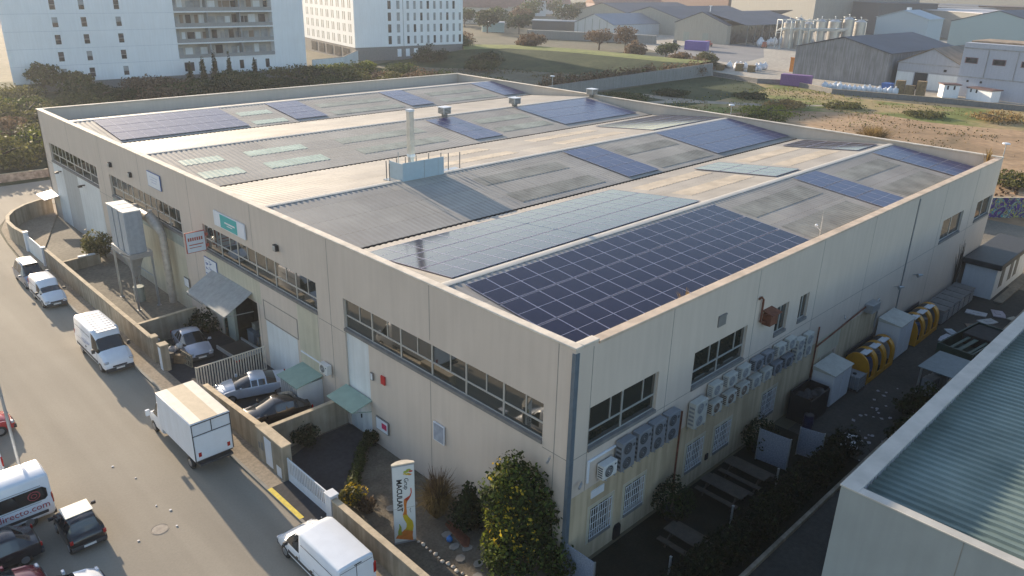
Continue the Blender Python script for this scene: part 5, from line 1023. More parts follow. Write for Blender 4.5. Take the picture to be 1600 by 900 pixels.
# grass bank
lo=[(112,178),(126,160),(140,145),(146,130),(151,116),(158,107)]; hi=[(147,176),(163,172),(170,156),(172,136),(173,118),(177,109)]; b2=[(160,192),(176,180),(182,160),(184,138),(185,120),(188,111)]; b3=[(172,206),(192,188),(198,164),(202,140),(204,124),(206,114)]
a=MB(); n=6; a.faces([(x,y,-.05) for x,y in lo]+[(x,y,3) for x,y in hi],[(i,i+1,n+i+1,n+i) for i in range(n-1)]); struct(a,'grass_bank',GR)
a=MB(); a.faces([(x,y,3) for x,y in hi]+[(x,y,3) for x,y in b2]+[(x,y,-.05) for x,y in b3],[(r*n+i,r*n+i+1,(r+1)*n+i+1,(r+1)*n+i) for i in range(n-1) for r in (0,1)]); struct(a,'grass_bank_top',GL)
RW_=wallseg('retaining_wall','long grey concrete retaining wall behind the factory roof',[(96,101.5),(125,103.2),(150,103.8),(178,104.6)],[2.4,2.6,3.0,3.4],.4,.05,mat('grey_concrete_wall',(.24,.25,.25),.9,var=.08,streak=.15),M['sill'])
a=MB(); a.box(96,101.2,1.25,178,101.3,1.28)
wallseg('brick_wall','low pale patterned brick wall along the far street at the left',[(-45,93.8),(-10,92.6),(9,91.8)],.95,.25,.08,mat('patterned_brick',(.42,.33,.27),.9,var=.35,scale=1.6),M['walltop'])
wallseg('field_wall','low concrete wall between the dirt field and the works yard',[(178.4,104.2),(174.2,88),(178.5,82),(171,66),(177.5,44),(181,20),(183,-20)],1.1,.25,.05,M['sill'],M['walltop'])
wallseg('yard_wall','pale rendered wall between the two white apartment blocks',[(86.5,166),(97,168),(111,182)],3.8,.3,.08,M['whiteclad'],M['sill'])
# ================= apartment blocks
M['render']=mat('white_render',(.80,.82,.84),.8,var=.03,scale=.15,streak=.05); M['greybase']=mat('grey_base',(.20,.19,.185),.85,var=.1)
M['shut']=mat('shutter_grey',(.30,.31,.32),.6,var=.2,scale=.6); M['wdark']=mat('window_dark',(.05,.05,.06),.15,var=.5,scale=.5)
def local(p,ang): return Matrix.Translation((p[0],p[1],0))@Matrix.Rotation(ang,4,'Z')
A1=(19.6,170.6); an=math.atan2(166.7-170.6,85.3-19.6)
t=thing('apartment_block','tall white apartment block with balconies at the upper left','building',(*A1,0),an)
a=MB(); a.prism([(0,.0,1.8),(34,.0,1.8),(34,15,1.8),(3.5,15,1.8)],(0,0,29.5)); a.build('wing_wall',M['render'],t,smooth=False)
a=MB(); a.box(57.5,0,1.8,65.8,15,31); a.build('end_wall',M['render'],t,smooth=False)
a=MB(); a.box(34,2.2,1.8,57.5,15,31); a.build('balcony_back_wall',mat('balcony_beige',(.42,.40,.37),.8,var=.15,scale=.3),t,smooth=False)
a=MB(); a.prism([(.3,.06,-.5),(65.6,.06,-.5),(65.6,15,-.5),(3.7,15,-.5)],(0,0,2.3)); a.build('base_wall',M['greybase'],t,smooth=False)
a=MB(); a.box(34.003,.1,1.8,57.5,2.2,5.2); a.build('ground_floor_wall',M['render'],t,smooth=False)
for f in range(7):
    z=5.2+f*3.45; a=MB(); a.box(34.003,-.05,z,57.497,2.2,z+.28); a.build('balcony_slab',M['render'],t,smooth=False)
    a=MB(); a.box(34.05,.0,z+.3,57.45,.05,z+1.15); a.build('balcony_rail',mat('rail_%d'%f,(.27,.27,.27),.5,var=.1),t,smooth=False)
    random.seed(f); x=34.6
    while x<56.6:
        w_=random.choice((.8,1.2,1.7)); a=MB(); a.box(x,2.12,z+.3,min(x+w_,57.3),2.19,z+random.choice((2.5,2.5,2.9))); a.build('balcony_door',random.choice((M['shut'],M['wdark'],M['whiteclad'],M['whiteclad'],M['shut'],mat('brownish',(.22,.16,.12),.7))),t,smooth=False); x+=w_+random.choice((.2,.5,.9))
    for x in (41.5,49.3): a=MB(); a.box(x,.06,z+.28,x+.25,2.1,z+3.4); a.build('balcony_partition',M['shut'],t,smooth=False)
for k in range(7):
    x=35.0+k*3.3; a=MB(); a.box(x,.05,2.6,x+1.0 if k else x+2.2,.1,4.6); a.build('window',M['shut'] if k%2 else M['wdark'],t,smooth=False)
for x in (9.2,14.7,21.6):
    for f in range(8):
        z=2.6+f*3.45; w_=MB(); w_.box(x,-.03,z,x+1.05,.01,z+1.9); o=w_.build('window',M['wdark'],t,smooth=False); w_=MB(); w_.box(x,-.05,z+.85,x+1.05,-.03,z+.97); w_.box(x,-.05,z+1.0,x+1.05,-.032,z+1.85) if (f*7+int(x))%3==0 else None; w_.build('shutter',M['shut'],o,smooth=False)
a=MB()
for f in range(8): a.box(.01,-.012,5.2+f*3.45,33.99,.0,5.26+f*3.45)
a.build('floor_joint',mat('pale_joint',(.52,.55,.60),.8),t,smooth=False)
A2=(113.8,187.3); an=math.atan2(183.6-187.3,153-113.8); sd=rad(11)+an
t=thing('apartment_block','white apartment block with slit windows and dark grey ground floor','building',(*A2,0),an)
dx,dy=45*math.sin(rad(11)),45*math.cos(rad(11)); c_,s_=math.cos(-an),math.sin(-an); ex,ey=dx*c_-dy*s_,dx*s_+dy*c_
a=MB(); a.prism([(0,0,4),(39.4,0,4),(39.4+ex,ey,4),(ex,ey,4)],(0,0,31)); a.build('upper_wall',M['render'],t,smooth=False)
a=MB(); a.prism([(.15,.1,-.5),(39.3,.1,-.5),(39.3+ex,ey,-.5),(.1+ex,ey,-.5)],(0,0,4.5)); a.build('base_wall',M['greybase'],t,smooth=False)
for f in range(4):
    for k in range(9):
        if f==3 and k>7: continue
        x=18.2+k*2.45; z=4.7+f*3.4; a=MB(); a.box(x,-.03,z,x+.85,.01,z+2.3); o=a.build('window',M['shut'] if (k*3+f)%4 else M['wdark'],t,smooth=False)
    for x in (11.5,14.6): z=4.7+f*3.4; a=MB(); a.box(x,-.03,z,x+1.1,.01,z+2.4); o=a.build('window',M['wdark'] if x<12 else M['shut'],t,smooth=False)
a=MB(); a.box(16.8,-.02,4,17.0,0,24); a.build('wall_joint',M['shut'],t,smooth=False)
for x in (14.6,17.6,20.6): a=MB(); a.box(x,.04,.9,x+1.4,.1,3.2); a.build('window',M['render'],t,smooth=False)
L=math.hypot(ex,ey); ux,uy=ex/L,ey/L
for f in range(4):
    for k in range(9):
        d=2.2+k*4.6
        for dd,ww in ((0,.9),(1.5,.7)):
            q=d+dd; z=4.9+f*3.4; a=MB(); a.prism([(ux*q-.02,uy*q,z),(ux*(q+ww)-.02,uy*(q+ww),z),(ux*(q+ww)+.05,uy*(q+ww),z),(ux*q+.05,uy*q,z)],(0,0,2.3)); a.build('window',M['shut'],t,smooth=False)
for k in range(5):
    q=5+k*7; a=MB(); a.prism([(ux*q+.0,uy*q,.6),(ux*(q+5)+.0,uy*(q+5),.6),(ux*(q+5)+.2,uy*(q+5),.6),(ux*q+.2,uy*q,.6)],(0,0,2.8)); a.build('carport_opening',M['wdark'],t,smooth=False)
# ================= gable sheds
def shed(label,pa,pb,depth,he,ha,wall_,roof_,name='warehouse',ang=None,back=0,extra=None):
    """gable wall from pa to pb (left to right in the picture), body extends to the right-hand side of that wall's back"""
    L=math.dist(pa,pb); r=rot(pa,pb); t=thing(name,label,'warehouse',(*pa,0),r)
    a=MB(); a.prism([(0,0,-.3),(L,0,-.3),(L,0,he),(L/2,0,ha),(0,0,he)],(0,depth,0)); a.build('walls',wall_,t,smooth=False)
    e=.35; k=(ha-he)/(L/2)
    a=MB(); a.prism([(-e,-.3,he-e*k+.12),(L/2,-.3,ha+.12),(L/2,-.3,ha+.3),(-e,-.3,he-e*k+.3)],(0,depth+.6,0)); a.prism([(L/2,-.3,ha+.12),(L+e,-.3,he-e*k+.12),(L+e,-.3,he-e*k+.3),(L/2,-.3,ha+.3)],(0,depth+.6,0)); a.build('roof',roof_,t,smooth=False)
    return t,L
rfd=mat('dark_slate_roof',(.085,.09,.115),.7,var=.1,scale=.1); rfb=mat('blue_grey_roof',(.15,.18,.23),.5,.1,var=.08,scale=.1)
wcr=mat('beige_render',(.34,.33,.29),.85,var=.08,streak=.1); wgy=mat('stained_grey_wall',(.26,.265,.28),.9,var=.12,scale=.25,streak=.3)
def ad(t,name,x0,x1,z0,z1,m,y=-.05,d=.04): a=MB(); a.box(x0,y,z0,x1,y+d,z1); return a.build(name,m,t,smooth=False)
t,L=shed('stained grey gable warehouse at the edge of the works yard',(198,90.2),(197.3,63.6),46,8.2,11.5,wgy,rfd)
for k in range(9): a=MB(); a.box(1.5+k*3.2,-.03,.2,1.65+k*3.2,0,7.9)
t,L=shed('blue white gable warehouse with an open dark doorway',(199,61.8),(198.7,46),40,6.4,10.2,mat('lilac_wall',(.36,.38,.43),.8,var=.04,streak=.08),mat('dirty_brown_roof',(.22,.18,.14),.8,var=.2,scale=.3))
ad(t,'band',0,L,6.2,6.5,M['shut']); ad(t,'band',0,L,4.3,4.5,M['shut']); ad(t,'doorway',4.6,7.8,0,4.2,M['dark']); ad(t,'white_panel',8.0,L-.1,.2,4.1,M['whiteclad'],-.03,.02); ad(t,'white_panel',.1,4.3,.2,4.1,M['whiteclad'],-.03,.02); ad(t,'round_vent',11.4,12.1,4.9,5.5,M['dark'])
t,L=shed('tall pale blue gabled tower building behind the grey warehouse',(326,120),(325.4,99.3),16,12.6,15.6,mat('pale_blue_sheet',(.34,.41,.46),.7,var=.04),mat('pale_blue_roof',(.36,.42,.47),.6,var=.06))
ad(t,'vent_opening',10,11.6,2.6,4.0,M['dark']); ad(t,'vent_opening',14,15.6,2.4,3.8,M['dark'])
for x in (9,): a=MB(); a.box(x,6,14.6,x+1.3,8,16.8); a.build('roof_ventilator',M['white'],t)
t,L=shed('wide teal gabled hall behind the white office building',(370,104.7),(369.2,69),60,11,16,mat('teal_sheet',(.27,.36,.38),.7,var=.04),rfd)
t,L=shed('white gabled barn with vertical posts and blue roof',(277,244),(276.4,219.7),36,5.0,9.2,mat('panel_white',(.50,.53,.55),.8,var=.06,streak=.1),rfb)
for k in range(5): ad(t,'post',2+k*4.6,2.35+k*4.6,0,7.2,M['greenp'])
for lab,pa,pb in (('first beige gabled hall of the connected row, farthest left',(330,290),(329.4,252)),('second beige gabled hall of the connected row, in the middle',(312,244),(311.4,207)),('third beige gabled hall of the connected row with tall green doors',(285,191.5),(284.3,164.6))):
    t,L=shed(lab,pa,pb,70 if 'third' not in lab else 3,7.6,12.4,wcr,rfd)
    if 'third' in lab:
        ad(t,'green_door',5,8,0,4,M['greenp']); ad(t,'green_door',L-12,L-9,0,4,M['greenp'])
        a=MB(); k=(12.4-7.6)/(L/2); a.prism([(-.4,3,7.5),(L/2,3,12.5),(L/2,3,12.7),(-.4,3,7.7)],(0,75,0)); a.prism([(L/2,3,12.5),(L+7,3,8.0),(L+7,3,8.2),(L/2,3,12.7)],(0,52,0)); a.build('long_roof',rfd,t,smooth=False)
        for j in range(9): a=MB(); a.box(L+6.5,5+j*6,0,L+6.8,5.3+j*6,8); a.build('column',M['sill'],t)
        a=MB(); a.box(0,3,0,L-2,55,7.4); a.build('inner_wall',M['wdark'],t,smooth=False)
# white office building right
t=thing('office_building','two storey bluish white office building at the right edge of the works','building',(194.4,45.6,0),rot((194.4,45.6),(193.7,29)))
a=MB(); a.box(0,0,-.3,48,18,12.6); a.build('walls',mat('bluish_white',(.40,.43,.50),.8,var=.04,streak=.06),t,smooth=False)
for z in (4.6,11.3): ad(t,'cornice',0,48,z,z+.25,M['shut'],-.1,.1)
for x in (.8,6.9,13.0,19): a=MB(); a.box(x,-.06,7.9,x+2.9,.0,9.3); o=a.build('window',mat('reddish_frame',(.20,.13,.14),.6),t,smooth=False); a=MB(); a.box(x+.2,-.09,8.05,x+2.7,-.06,9.15); a.build('pane',M['wdark'],o,smooth=False)
for x in (5.6,12.0): ad(t,'drain_pipe',x,x+.15,4.9,11.2,M['shut'],-.15,.1)
for x in (2.2,5.2): ad(t,'round_vent',x,x+.5,3.5,4.0,M['dark'])
a=MB(); a.box(14,1.5,12.6,30,9,14.0); a.build('roof_unit',M['acc'],t); a=MB(); a.box(0.3,3,12.6,12,15,13.0); a.build('roof_deck',mat('rusty_sheet',(.30,.22,.15),.8,var=.3,scale=.4),t)
def hut(label,p,w,d,h,rz,roofm=None):
    t=thing('site_hut',label,'hut',(*p,0),rz); a=MB(); a.box(0,0,0,w,d,h); a.build('walls',M['render'],t,smooth=False); a=MB(); a.box(-.3,-.3,h,w+.3,d+.3,h+.25); a.build('roof',roofm or mat('brown_roof',(.12,.07,.07),.7),t,smooth=False)
    for k in range(2): a=MB(); a.box(.7+k*1.5,-.03,h*.65,1.1+k*1.5,0,h*.95); a.build('window',M['wdark'],t,smooth=False)
hut('small white hut with brown flat roof before the office building',(187.5,46.0),3.6,3,3.0,rot((189.4,45.4),(192.5,41.5))); hut('longer white hut with pink brown roof before the office building',(190.5,41.6),6.4,3,2.6,rot((191,41.5),(188,34)))
hut('pale cabin with dark window openings at the right picture edge',(182.6,26.2),8,4,3.6,rot((182.6,26.2),(179,16)),M['white'])
# tanks
for k,(x,y,r,h) in enumerate([(292,141,2.2,10),(297,139,1.8,11),(303,138,2.2,9.5),(308,135,2.0,10.5),(314,132,2.6,10.5),(318,128,2.3,11.5),(323,125,2.5,10.5)]):
    t=thing('steel_tank','shiny steel process tank in the pipework yard, tank row behind the grey warehouse','tank',(x,y,0),0,'steel tanks of the works'); a=MB(); a.tube([(0,0,0),(0,0,h),(0,0,h+.8)],[r,r,r*.3],18); a.build('shell',mat('steel_tank',(.45,.44,.43),.3,.7,var=.1,scale=.4),t)
    a=MB(); a.tube([(r*1.05*math.cos(q*PI/8),r*1.05*math.sin(q*PI/8),h+.9) for q in range(17)],.06,5); a.tube([(r,0,0),(r,0,h+.9)],.1,5); a.tube([(0,0,h+.8),(0,0,h+1.8),(4,2,h+1.8)],.2,6); a.build('rail_and_pipe',M['steel'],t)
t=thing('pipe_rack','tall open steel rack with pipes beside the process tanks','pipe rack',(288.5,144.5,0),rot((288.5,144.5),(322,122)))
a=MB()
for k in range(5):
    for y in (0,-4): a.box(k*4,y,0,k*4+.3,y+.3,11.3)
    a.box(k*4,-4,11,k*4+.3,0,11.3)
a.box(0,0,11,16.3,.3,11.3); a.box(0,-4,11,16.3,-3.7,11.3); a.box(0,0,6,16.3,.3,6.2); a.build('frame',M['steel'],t,smooth=False)
a=MB()
for k in range(6): a.tube([(0,-.5-k*.5,7+.2*k),(30,-.5-k*.5,7+.2*k)],.15,6)
a.build('pipes',M['whiteclad'],t)
def bag(label,x,y,s,group): t=MB(); t.ball((0,0,s*.5),(s*.55,s*.5,s*.55),9,7,jit=.22); t.tube([(0,0,s*.98),(.1*s,0,s*1.2)],[.1*s,.16*s],6); o=t.build('bulk_bag',M['white'],loc=(x,y,0),rz=random.random()*6); tag(o,label,'bulk bag',group)
random.seed(12)
for k in range(15): f=k/14; bag('white bulk bag in the long row beside the pallets',178.8+4.2*f+random.uniform(-.3,.3),71.5-16*f,random.uniform(1.2,1.7),'bulk bags in a row by the field')
for k in range(14): bag('white bulk bag in the heap on the works yard',202+random.uniform(-5,6),108+random.uniform(-6,5),random.uniform(1.4,2.0),'bulk bags heaped on the works yard')
for k in range(18): bag('white bulk bag stored under the long dark roof',300+random.uniform(-12,22),154-random.uniform(-2,3)-k*.0,random.uniform(2.0,3.0),'bulk bags under the long roof')
for k,(x,y,h,lb) in enumerate([(184.3,55,3.3,'left tall pallet stack by the white bags'),(184.9,52.8,2.2,'middle lower pallet stack by the white bags'),(185.6,50.5,3.6,'right tallest pallet stack by the white bags'),(196.5,106.5,2.0,'brown pallet stack beside the bag heap'),(193,111,1.6,'low pallet stack at the left of the bag heap'),(197.5,103,1.8,'small pallet stack in front of the bag heap')]):
    a=MB(); z=0
    while z<h: a.box(-1,-1,z+.1,1,1,z+.16); a.box(-1,-1,z,-.8,1,z+.1); a.box(.8,-1,z,1,1,z+.1); a.box(-.1,-1,z,.1,1,z+.1); z+=.2
    o=a.build('pallet_stack',mat('pallet_wood_%d'%k,(.26,.18,.09),.85,var=.2,scale=2),loc=(x,y,0),rz=.2,smooth=False); tag(o,lb,'pallets')
def container(label,pa,pb,h,d,m):
    L=math.dist(pa,pb); t=thing('shipping_container',label,'container',(*pa,0),rot(pa,pb)); a=MB(); a.box(0,0,.1,L,d,h); a.build('box',m,t,smooth=False); a=MB()
    for k in range(int(L/.4)): a.box(.1+k*.4,-.04,.3,.25+k*.4,0,h-.2)
    a.build('ribs',m,t,smooth=False)
pu=mat('purple_paint',(.20,.09,.26),.6,var=.08); pv=mat('violet_paint',(.14,.09,.34),.6,var=.08)
container('purple container at the field wall below the grey warehouse',(175.0,82),(176.6,74.6),2.9,2.5,pu); container('violet container far back on the works yard',(245,159),(248,151),3.4,5,pv)
a=MB(); a.box(-.6,-.6,0,.6,.6,4.1); a.box(-.7,-.7,3.9,.7,.7,4.2); o=a.build('orange_bin',mat('orange_paint',(.6,.22,.03),.5),loc=(209.3,96.1,0)); tag(o,'bright orange upright box at the corner of the grey warehouse','box')
a=MB(); a.box(-1.4,-1,0,1.4,1,1.6); a.box(-1.5,-1.1,1.5,1.5,1.1,1.7); o=a.build('blue_bin',mat('blue_paint',(.05,.14,.42),.5),loc=(191,60.5,0)); tag(o,'blue bin between grey warehouse and pallet stacks','bin')
for k,(x,y,c,lb) in enumerate([(268,163,(.35,.06,.04),'red forklift shaped loader far back before the beige hall'),(285,147,(.35,.10,.06),'red pallet truck near the process tanks'),(257,172,(.05,.07,.08),'dark van beside the beige hall')]):
    t=thing('yard_vehicle',lb,'vehicle',(x,y,0),.4*k); m_=mat('yv%d'%k,c,.5); a=MB(); a.box(-2,-.9,.4,2,.9,1.5); a.box(-1.2,-.8,1.5,.6,.8,2.4); a.build('body',m_,t,bev=.1)
    for sx in (-1.3,1.3):
        for sy in (-.9,.9): a=MB(); a.cyl((sx,sy-.1,.45),.45,.2,'y',12); a.build('wheel',M['tyre'],t)
# far buildings
def block(label,pa,pb,d,h,m,roof=None,name='building',wins=None,cat='building'):
    L=math.dist(pa,pb); t=thing(name,label,cat,(*pa,0),rot(pa,pb)); a=MB(); a.box(0,0,-.3,L,d,h); a.build('walls',m,t,smooth=False)
    if roof=='gable': a=MB(); a.prism([(-.5,-.6,h),(-.5,d+.6,h),(-.5,d/2,h+d*.28)],(L+1,0,0)); a.build('roof',M['tile'],t,smooth=False)
    elif roof: a=MB(); a.box(-.3,-.3,h,L+.3,d+.3,h+.4); a.build('roof',roof,t,smooth=False)
    if wins:
        nx,nz,ww,wh=wins
        for i in range(nx):
            for j in range(nz): a=MB(); x=(i+.5)*L/nx-ww/2; z=1+(j+.25)*(h-1)/nz; a.box(x,-.06,z,x+ww,0,z+wh); a.build('window',M['wdark'],t,smooth=False)
    return t
M['tile']=mat('roof_tiles',(.26,.14,.10),.85,var=.15,scale=.5); brk=mat('brown_brick',(.22,.14,.11),.9,var=.1); gry=mat('far_grey_wall',(.24,.24,.23),.9,var=.06,streak=.1)
block('far brown brick factory wall along the top edge',(478,345),(455,268),60,24,brk,None); block('far long grey factory hall along the top edge',(455,266),(415,190),70,24,gry,rfd)
block('far dark hall between brick factory and striped roof',(440,185),(428,160),40,16,mat('far_dark',(.08,.08,.09),.9),rfd)
hs=mat('house_cream',(.52,.48,.42),.85,var=.06,streak=.05); hw=mat('house_white',(.60,.62,.64),.85,var=.04)
block('cream house with tiled roof nearest the apartment block',(276,326),(297,312),14,8.5,hs,'gable','house',(3,2,1.6,1.6),'house')
block('second cream house behind the first one',(300,348),(330,330),14,8,hs,'gable','house',(4,2,1.6,1.6),'house')
block('third tile roofed house at the top edge',(345,400),(390,370),16,10,hw,'gable','house',(5,2,2,1.8),'house')
block('white country house with dark round windows among trees',(405,398),(432,384),12,7,hw,'gable','house',(3,1,2.2,2),'house')
block('pinkish house row at the top edge behind the sheds',(420,352),(470,330),14,9,mat('pink_render',(.45,.33,.30),.85),'gable','house',(7,2,2,2),'house')
block('small pale turquoise cabin on the grass left of the sheds',(240,270),(248,263),5,4.2,mat('pale_turquoise',(.42,.55,.54),.7),M['white'],'cabin',None,'cabin')
block('low open barn with grey roof in front of the white barn',(270,266),(284,249),12,4.6,mat('barn_dark',(.10,.10,.10),.9),rfb,'barn',None,'barn')
block('grey concrete yard wall building below the white barn',(232,232),(258,182),3,3.4,gry,None,'boundary_building',None,'wall')
block('far dark roofed plant along the upper right edge',(600,215),(560,90),60,13,mat('far_plant',(.09,.09,.12),.9),rfd,'factory',(12,1,3,2)); 
block('far pale striped roofed hall above the blue tower',(470,170),(430,110),60,13,gry,mat('striped_roof',(.38,.37,.40),.6,var=.3,scale=.05),'warehouse',None,'warehouse')
block('far yellowish warehouse at the upper right corner',(520,60),(515,30),30,22,mat('far_yellow',(.55,.50,.32),.8),M['white'],'warehouse',None,'warehouse')
block('far grey low hall behind the teal hall',(470,108),(452,50),50,14,gry,rfb,'warehouse',None,'warehouse')
for k,(x,y,L_2,d,h,c,lb) in enumerate([(470,240,34,60,12,(.10,.10,.13),'far dark hall left of the striped roof'),(520,190,50,50,13,(.30,.31,.34),'far grey hall with pale roof at the top edge'),(600,60,60,40,11,(.40,.38,.30),'far sandy block at the top right'),(480,40,22,50,13,(.34,.36,.38),'far pale shed before the yellowish warehouse'),(560,150,30,50,14,(.22,.15,.12),'far reddish hall at the top right')]):
    block(lb,(x,y),(x-.5,y-L_2),d,h,mat('fh%d'%k,c,.9,var=.08,streak=.1),mat('fr%d'%k,tuple(q*.5 for q in c),.7,var=.2,scale=.1),'warehouse',(6,1,2,3),'warehouse')
# graffiti wall
def graffiti():
    m,n,b=newmat('graffiti'); L=n.links.new; N=n.nodes.new; tc=N('ShaderNodeTexCoord'); mp=N('ShaderNodeMapping'); mp.inputs['Scale'].default_value=(.55,1,.8); L(tc.outputs['Object'],mp.inputs[0])
    nz=N('ShaderNodeTexNoise'); nz.inputs['Scale'].default_value=1.4; nz.inputs['Distortion'].default_value=2.4; nz.inputs['Detail'].default_value=1.5; L(mp.outputs[0],nz.inputs['Vector'])
    r=N('ShaderNodeValToRGB'); r.color_ramp.interpolation='CONSTANT'; e=r.color_ramp.elements
    cs=[(0,(.05,.03,.14)),(.40,(.10,.05,.25)),(.47,(.02,.02,.03)),(.5,(.34,.38,.10)),(.56,(.10,.06,.22)),(.62,(.03,.25,.30)),(.7,(.5,.5,.35))]
    while len(e)<len(cs): e.new(.5)
    for i,(p,c) in enumerate(cs): e[i].position=p; e[i].color=(*c,1)
    L(nz.outputs['Fac'],r.inputs[0]); L(r.outputs[0],b.inputs['Base Color']); b.inputs['Roughness'].default_value=.8; return m
wallseg('graffiti_wall','wall covered in purple green graffiti behind the factory corner',[(73,9.2),(80,5.3),(88,-1.5),(98,-9)],2.4,.25,.05,graffiti(),M['walltop'])
for (x,y,lb) in ((85,80.2,'far street lamp with white disc head behind the back parapet'),(81.5,41.4,'middle street lamp with white disc head behind the roof'),(82,5.9,'street lamp with white disc head by the graffiti wall')): lamp_post(lb,(x,y,0),8.2,name='street_lamp',ball=True,group='disc headed street lamps')
for (x,y,h,lb) in ((318,195,14,'tall pale mast in front of the beige halls'),(287,181,8.5,'short pale mast beside the green doors')): a=MB(); a.tube([(0,0,0),(0,0,h)],[.3,.2],8); a.box(-.9,-.3,h,.9,.3,h+.25); o=a.build('light_mast',M['white'],loc=(x,y,0)); tag(o,lb,'light mast')
# ================= background vegetation
random.seed(33)
spots=[]
for r_ in range(7):
    for k in range(14):
        x=-18+k*9.2+random.uniform(-3,3)+r_*1.5; y=97+r_*9.5+random.uniform(-3,3)
        if x<112-r_*2: spots.append((x,y))
for k,(x,y) in enumerate(spots):
    if x>70 and y<100: continue
    mt=random.choice(['olive','lime','olive','mid','brown'] if x<26 else ['mid','mid','brown','dark','olive']); h=random.uniform(2.4,4.4); w_=random.uniform(9,13)  # left bushes get brighter leaves to paint sunlight, the rest darker for shade
    tree({'olive':'yellowish olive bush in the scrub between street and apartment blocks','mid':'green bush in the scrub between factory and apartment blocks','brown':'brown leafless thicket in the scrub below the apartment blocks','dark':'dark green bush in the scrub below the apartment blocks','lime':'bright yellow green bush in the sunny scrub left of the factory'}[mt],(x,y,0),h,w_,mt,1500,.33,bush=True,name='scrub_bush',cat='bush',group={'olive':'olive scrub bushes','mid':'green scrub bushes','brown':'brown scrub thickets','dark':'dark scrub bushes','lime':'bright scrub bushes'}[mt])
for k,(x,y,h) in enumerate([(24,166,6.0),(30,164,4.5),(54.5,166,4.6),(57,164.5,6),(60,165,7),(63,163.6,6.5),(69,163,5)]):
    if k<2: tree('golden green round tree in front of the tall apartment block',(x,y,0),h,7,'olive',1500,.4,group='golden trees by the tower')
    else:
        t=thing('cypress_tree','slender pointed conifer before the balconies of the apartment block','tree',(x,y,0),0,'conifers before the balconies'); leafmesh('crown',[(0,0,h*.3,.8,.8,h*.32),(0,0,h*.65,.5,.5,h*.36)],500,.3,L_['dark'],t,shell=.4); a=MB(); a.tube([(0,0,0),(0,0,h*.6)],.12,5); a.build('trunk',M['bark'],t)
tree('bright yellow green bush at the corner of the grey based block',(88,160,0),3.2,12,'lime',1600,.35,bush=True,name='bush',cat='bush',wy=5,rz=0); tree('yellow green bush left of the second apartment block',(100,163,0),3.0,10,'lime',1200,.35,bush=True,name='bush',cat='bush',wy=5,rz=0)
# reeds above the retaining wall
t=thing('reed_belt','belt of dry brown reeds growing above the retaining wall','reeds',(0,0,0))
leafmesh('dry_leaves',[(x,106+random.uniform(-1,3),1.9,2.6,1.8,2.1) for x in np.arange(112,180,3.0)],9000,.33,L_['brown'],t,shell=.2); leafmesh('green_leaves',[(x,107,1.3,2.6,1.8,1.9) for x in np.arange(112,180,4.0)],3500,.33,L_['mid'],t,shell=.2)
for k,(x,y,h,w_,mt,lb) in enumerate([(155,190,7,12,'mid','large shrubbery right of the slit windowed block'),(165,200,6,12,'brown','brown shrubbery behind the grass bank'),(190,186,6,9,'brown','bare brown tree at the left end of the sunny grass strip'),(178,178,4,9,'brown','low brown bush above the sunny grass'),(214,176,7.5,11,'brown','orange brown bare tree before the white barn'),(222,170,8.5,9,'brown','tall bare tree before the blue roofed barn'),(202,150,5,8,'brown','bare shrub right of the sunny grass strip'),(206,140,5.5,8,'mid','green shrub with bare twigs near the yard corner'),(196,128,4,8,'brown','brown bush above the end of the retaining wall'),(203,122,4,7,'olive','olive bush beside the works yard corner'),(190,117,3.5,8,'brown','thicket at the end of the retaining wall'),(148,203,5,14,'dark','dark hedge at the foot of the slit windowed block'),(140,190,5,12,'dark','dark shrub mass right below the block'),(130,172,4,12,'dark','dark shrub mass on the lower grass slope'),(142,160,3.4,11,'dark','dark shrub on the grass slope'),(131,150,3,10,'mid','green shrub on the grass slope')]):
    tree(lb,(x,y,0 if k not in (3,) else 2),h,w_,mt,1400,.42,name='tree' if h>5 else 'shrub',cat='tree' if h>5 else 'shrub',bush=h<5.5)
far=[(270,300),(262,282),(285,290),(300,300),(320,318),(310,335),(345,350),(365,365),(385,375),(400,372),(425,372),(445,372),(460,392),(370,400),(395,415),(440,410),(330,380),(300,365),(278,350),(262,325),(255,300),(300,270),(470,362),(245,250),(236,262)]
for x,y in far: h=random.uniform(7,12); tree('tree among the far houses at the top of the picture',(x,y,0),h,h*1.3,random.choice(['dark','mid','brown','dark']),700,.8,group='trees among the far houses')
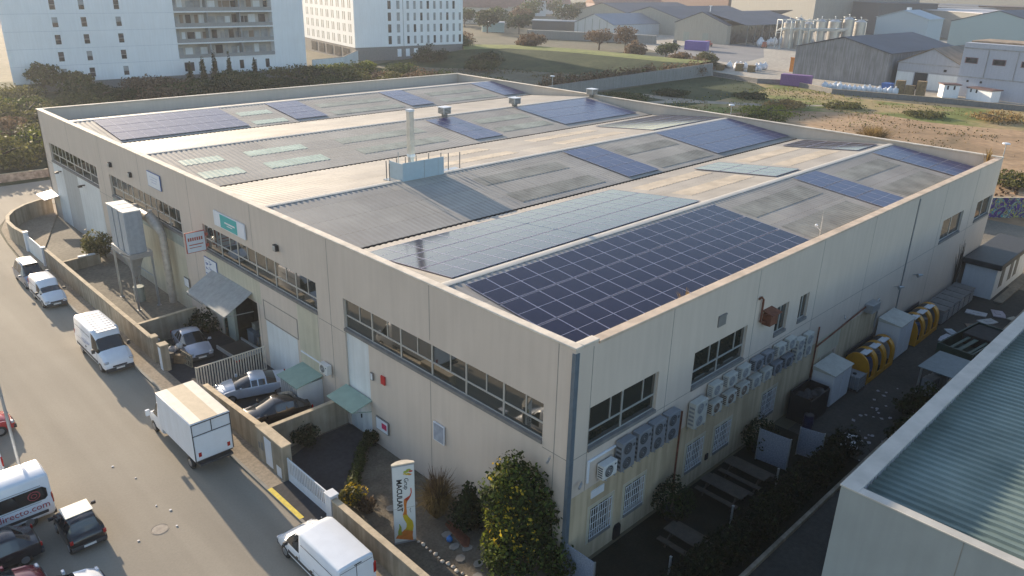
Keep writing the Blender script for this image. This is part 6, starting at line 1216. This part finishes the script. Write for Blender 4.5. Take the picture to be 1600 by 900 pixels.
for k,(x,y,h,w_,mt,lb) in enumerate([(112,32,3.4,8,'gold','dry straw coloured bush on the dirt field just behind the parapet'),(120,56,1.4,9,'mid','green tuft on the near edge of the dirt field'),(128,60,1.4,12,'lime','low bright green growth at the dirt field edge'),(140,62,1.5,10,'gold','golden weed patch behind the green growth'),(150,54,1.3,9,'olive','olive weed patch in the middle of the field'),(160,26,1.6,12,'gold','rusty golden weeds near the right picture edge'),(153,38,1.2,8,'olive','small olive weeds on the field'),(88,12,1.6,7,'olive','weeds behind the graffiti wall'),(93,18,1.6,8,'brown','brown weeds above the graffiti wall'),(100,8,1.5,9,'olive','olive weeds right of the lamp'),(86,20,1.0,7,'brown','dark low weeds along the back street edge'),(92,32,1.0,8,'brown','dark weeds along the dirt field edge'),(98,44,1.0,8,'brown','brown weeds at the lower edge of the field'),(104,72,1.2,9,'dark','dark low bush at the start of the pale track'),(134,88,1.2,9,'dark','dark low bush inside the bend of the pale track'),(146,74,1.2,9,'dark','dark bush between track and works yard wall'),(120,90,1.0,12,'mid','green undergrowth before the retaining wall')]):
    if mt=='gold' and h>3:
        t=thing('dry_bush',lb,'bush',(x,y,0)); twigs(t,'twigs',900,h,9,L_['gold'],.05,.4)
    else: tree(lb,(x,y,0),h,w_,mt,1100,.28,bush=True,name='weed_patch',cat='weeds')

# tufts of grass and weeds on the waste ground
def tufts(name,label,mt,n,x0,x1,y0,y1,h,f,z=0):
    V=[];Fc=[]
    k=0
    while k<n:
        x=random.uniform(x0,x1); y=random.uniform(y0,y1)
        q=noise.noise(Vector((x*.09,y*.09,f)))+.5*noise.noise(Vector((x*.3,y*.3,f)))
        if q<random.uniform(-.05,.3): k+=.2; continue
        k+=1; s_=h*random.uniform(.4,1.2)
        for j in range(3):
            a_=random.uniform(0,PI); w_=s_*random.uniform(.5,.9); dx=math.cos(a_)*w_; dy=math.sin(a_)*w_; i=len(V)
            V.extend([(x-dx*.5,y-dy*.5,z),(x+dx*.5,y+dy*.5,z),(x+dx*.7+random.uniform(-.1,.1),y+dy*.7,z+s_),(x-dx*.7,y-dy*.7+random.uniform(-.1,.1),z+s_*.8)]); Fc.append((i,i+1,i+2,i+3))
    a=MB(); a.faces(V,Fc); o=a.build(name,mt,smooth=False); o['kind']='stuff'; return o
random.seed(77)
for nm,mt,n,x0,x1,y0,y1,h,f in (('field_weeds',L_['olive'],1500,104,176,12,84,.2,0),('field_grass_tufts',L_['lime'],1600,110,172,40,82,.2,3.3),('dry_weeds',L_['gold'],1400,100,182,0,80,.22,7.1),('dark_weeds',L_['mid'],700,100,176,60,100,.22,11.7),('bank_weeds',L_['olive'],1500,112,158,120,160,.25,5.2),('verge_weeds',L_['brown'],1500,80,108,6,80,.3,9.2)):
    tufts(nm,nm,mt,n,x0,x1,y0,y1,h,f)
# ================= air
hz=MB(); hz.box(-400,-300,-2.4,900,600,46); m=D.materials.new('haze_air'); m.use_nodes=True; n=m.node_tree; n.nodes.remove(n.nodes['Principled BSDF']); v=n.nodes.new('ShaderNodeVolumePrincipled'); v.inputs['Density'].default_value=.00024; v.inputs['Color'].default_value=(.85,.9,1,1); v.inputs['Anisotropy'].default_value=.4
n.links.new(v.outputs[0],n.nodes['Material Output'].inputs['Volume']); o=hz.build('haze',m,smooth=False); o['kind']='stuff'
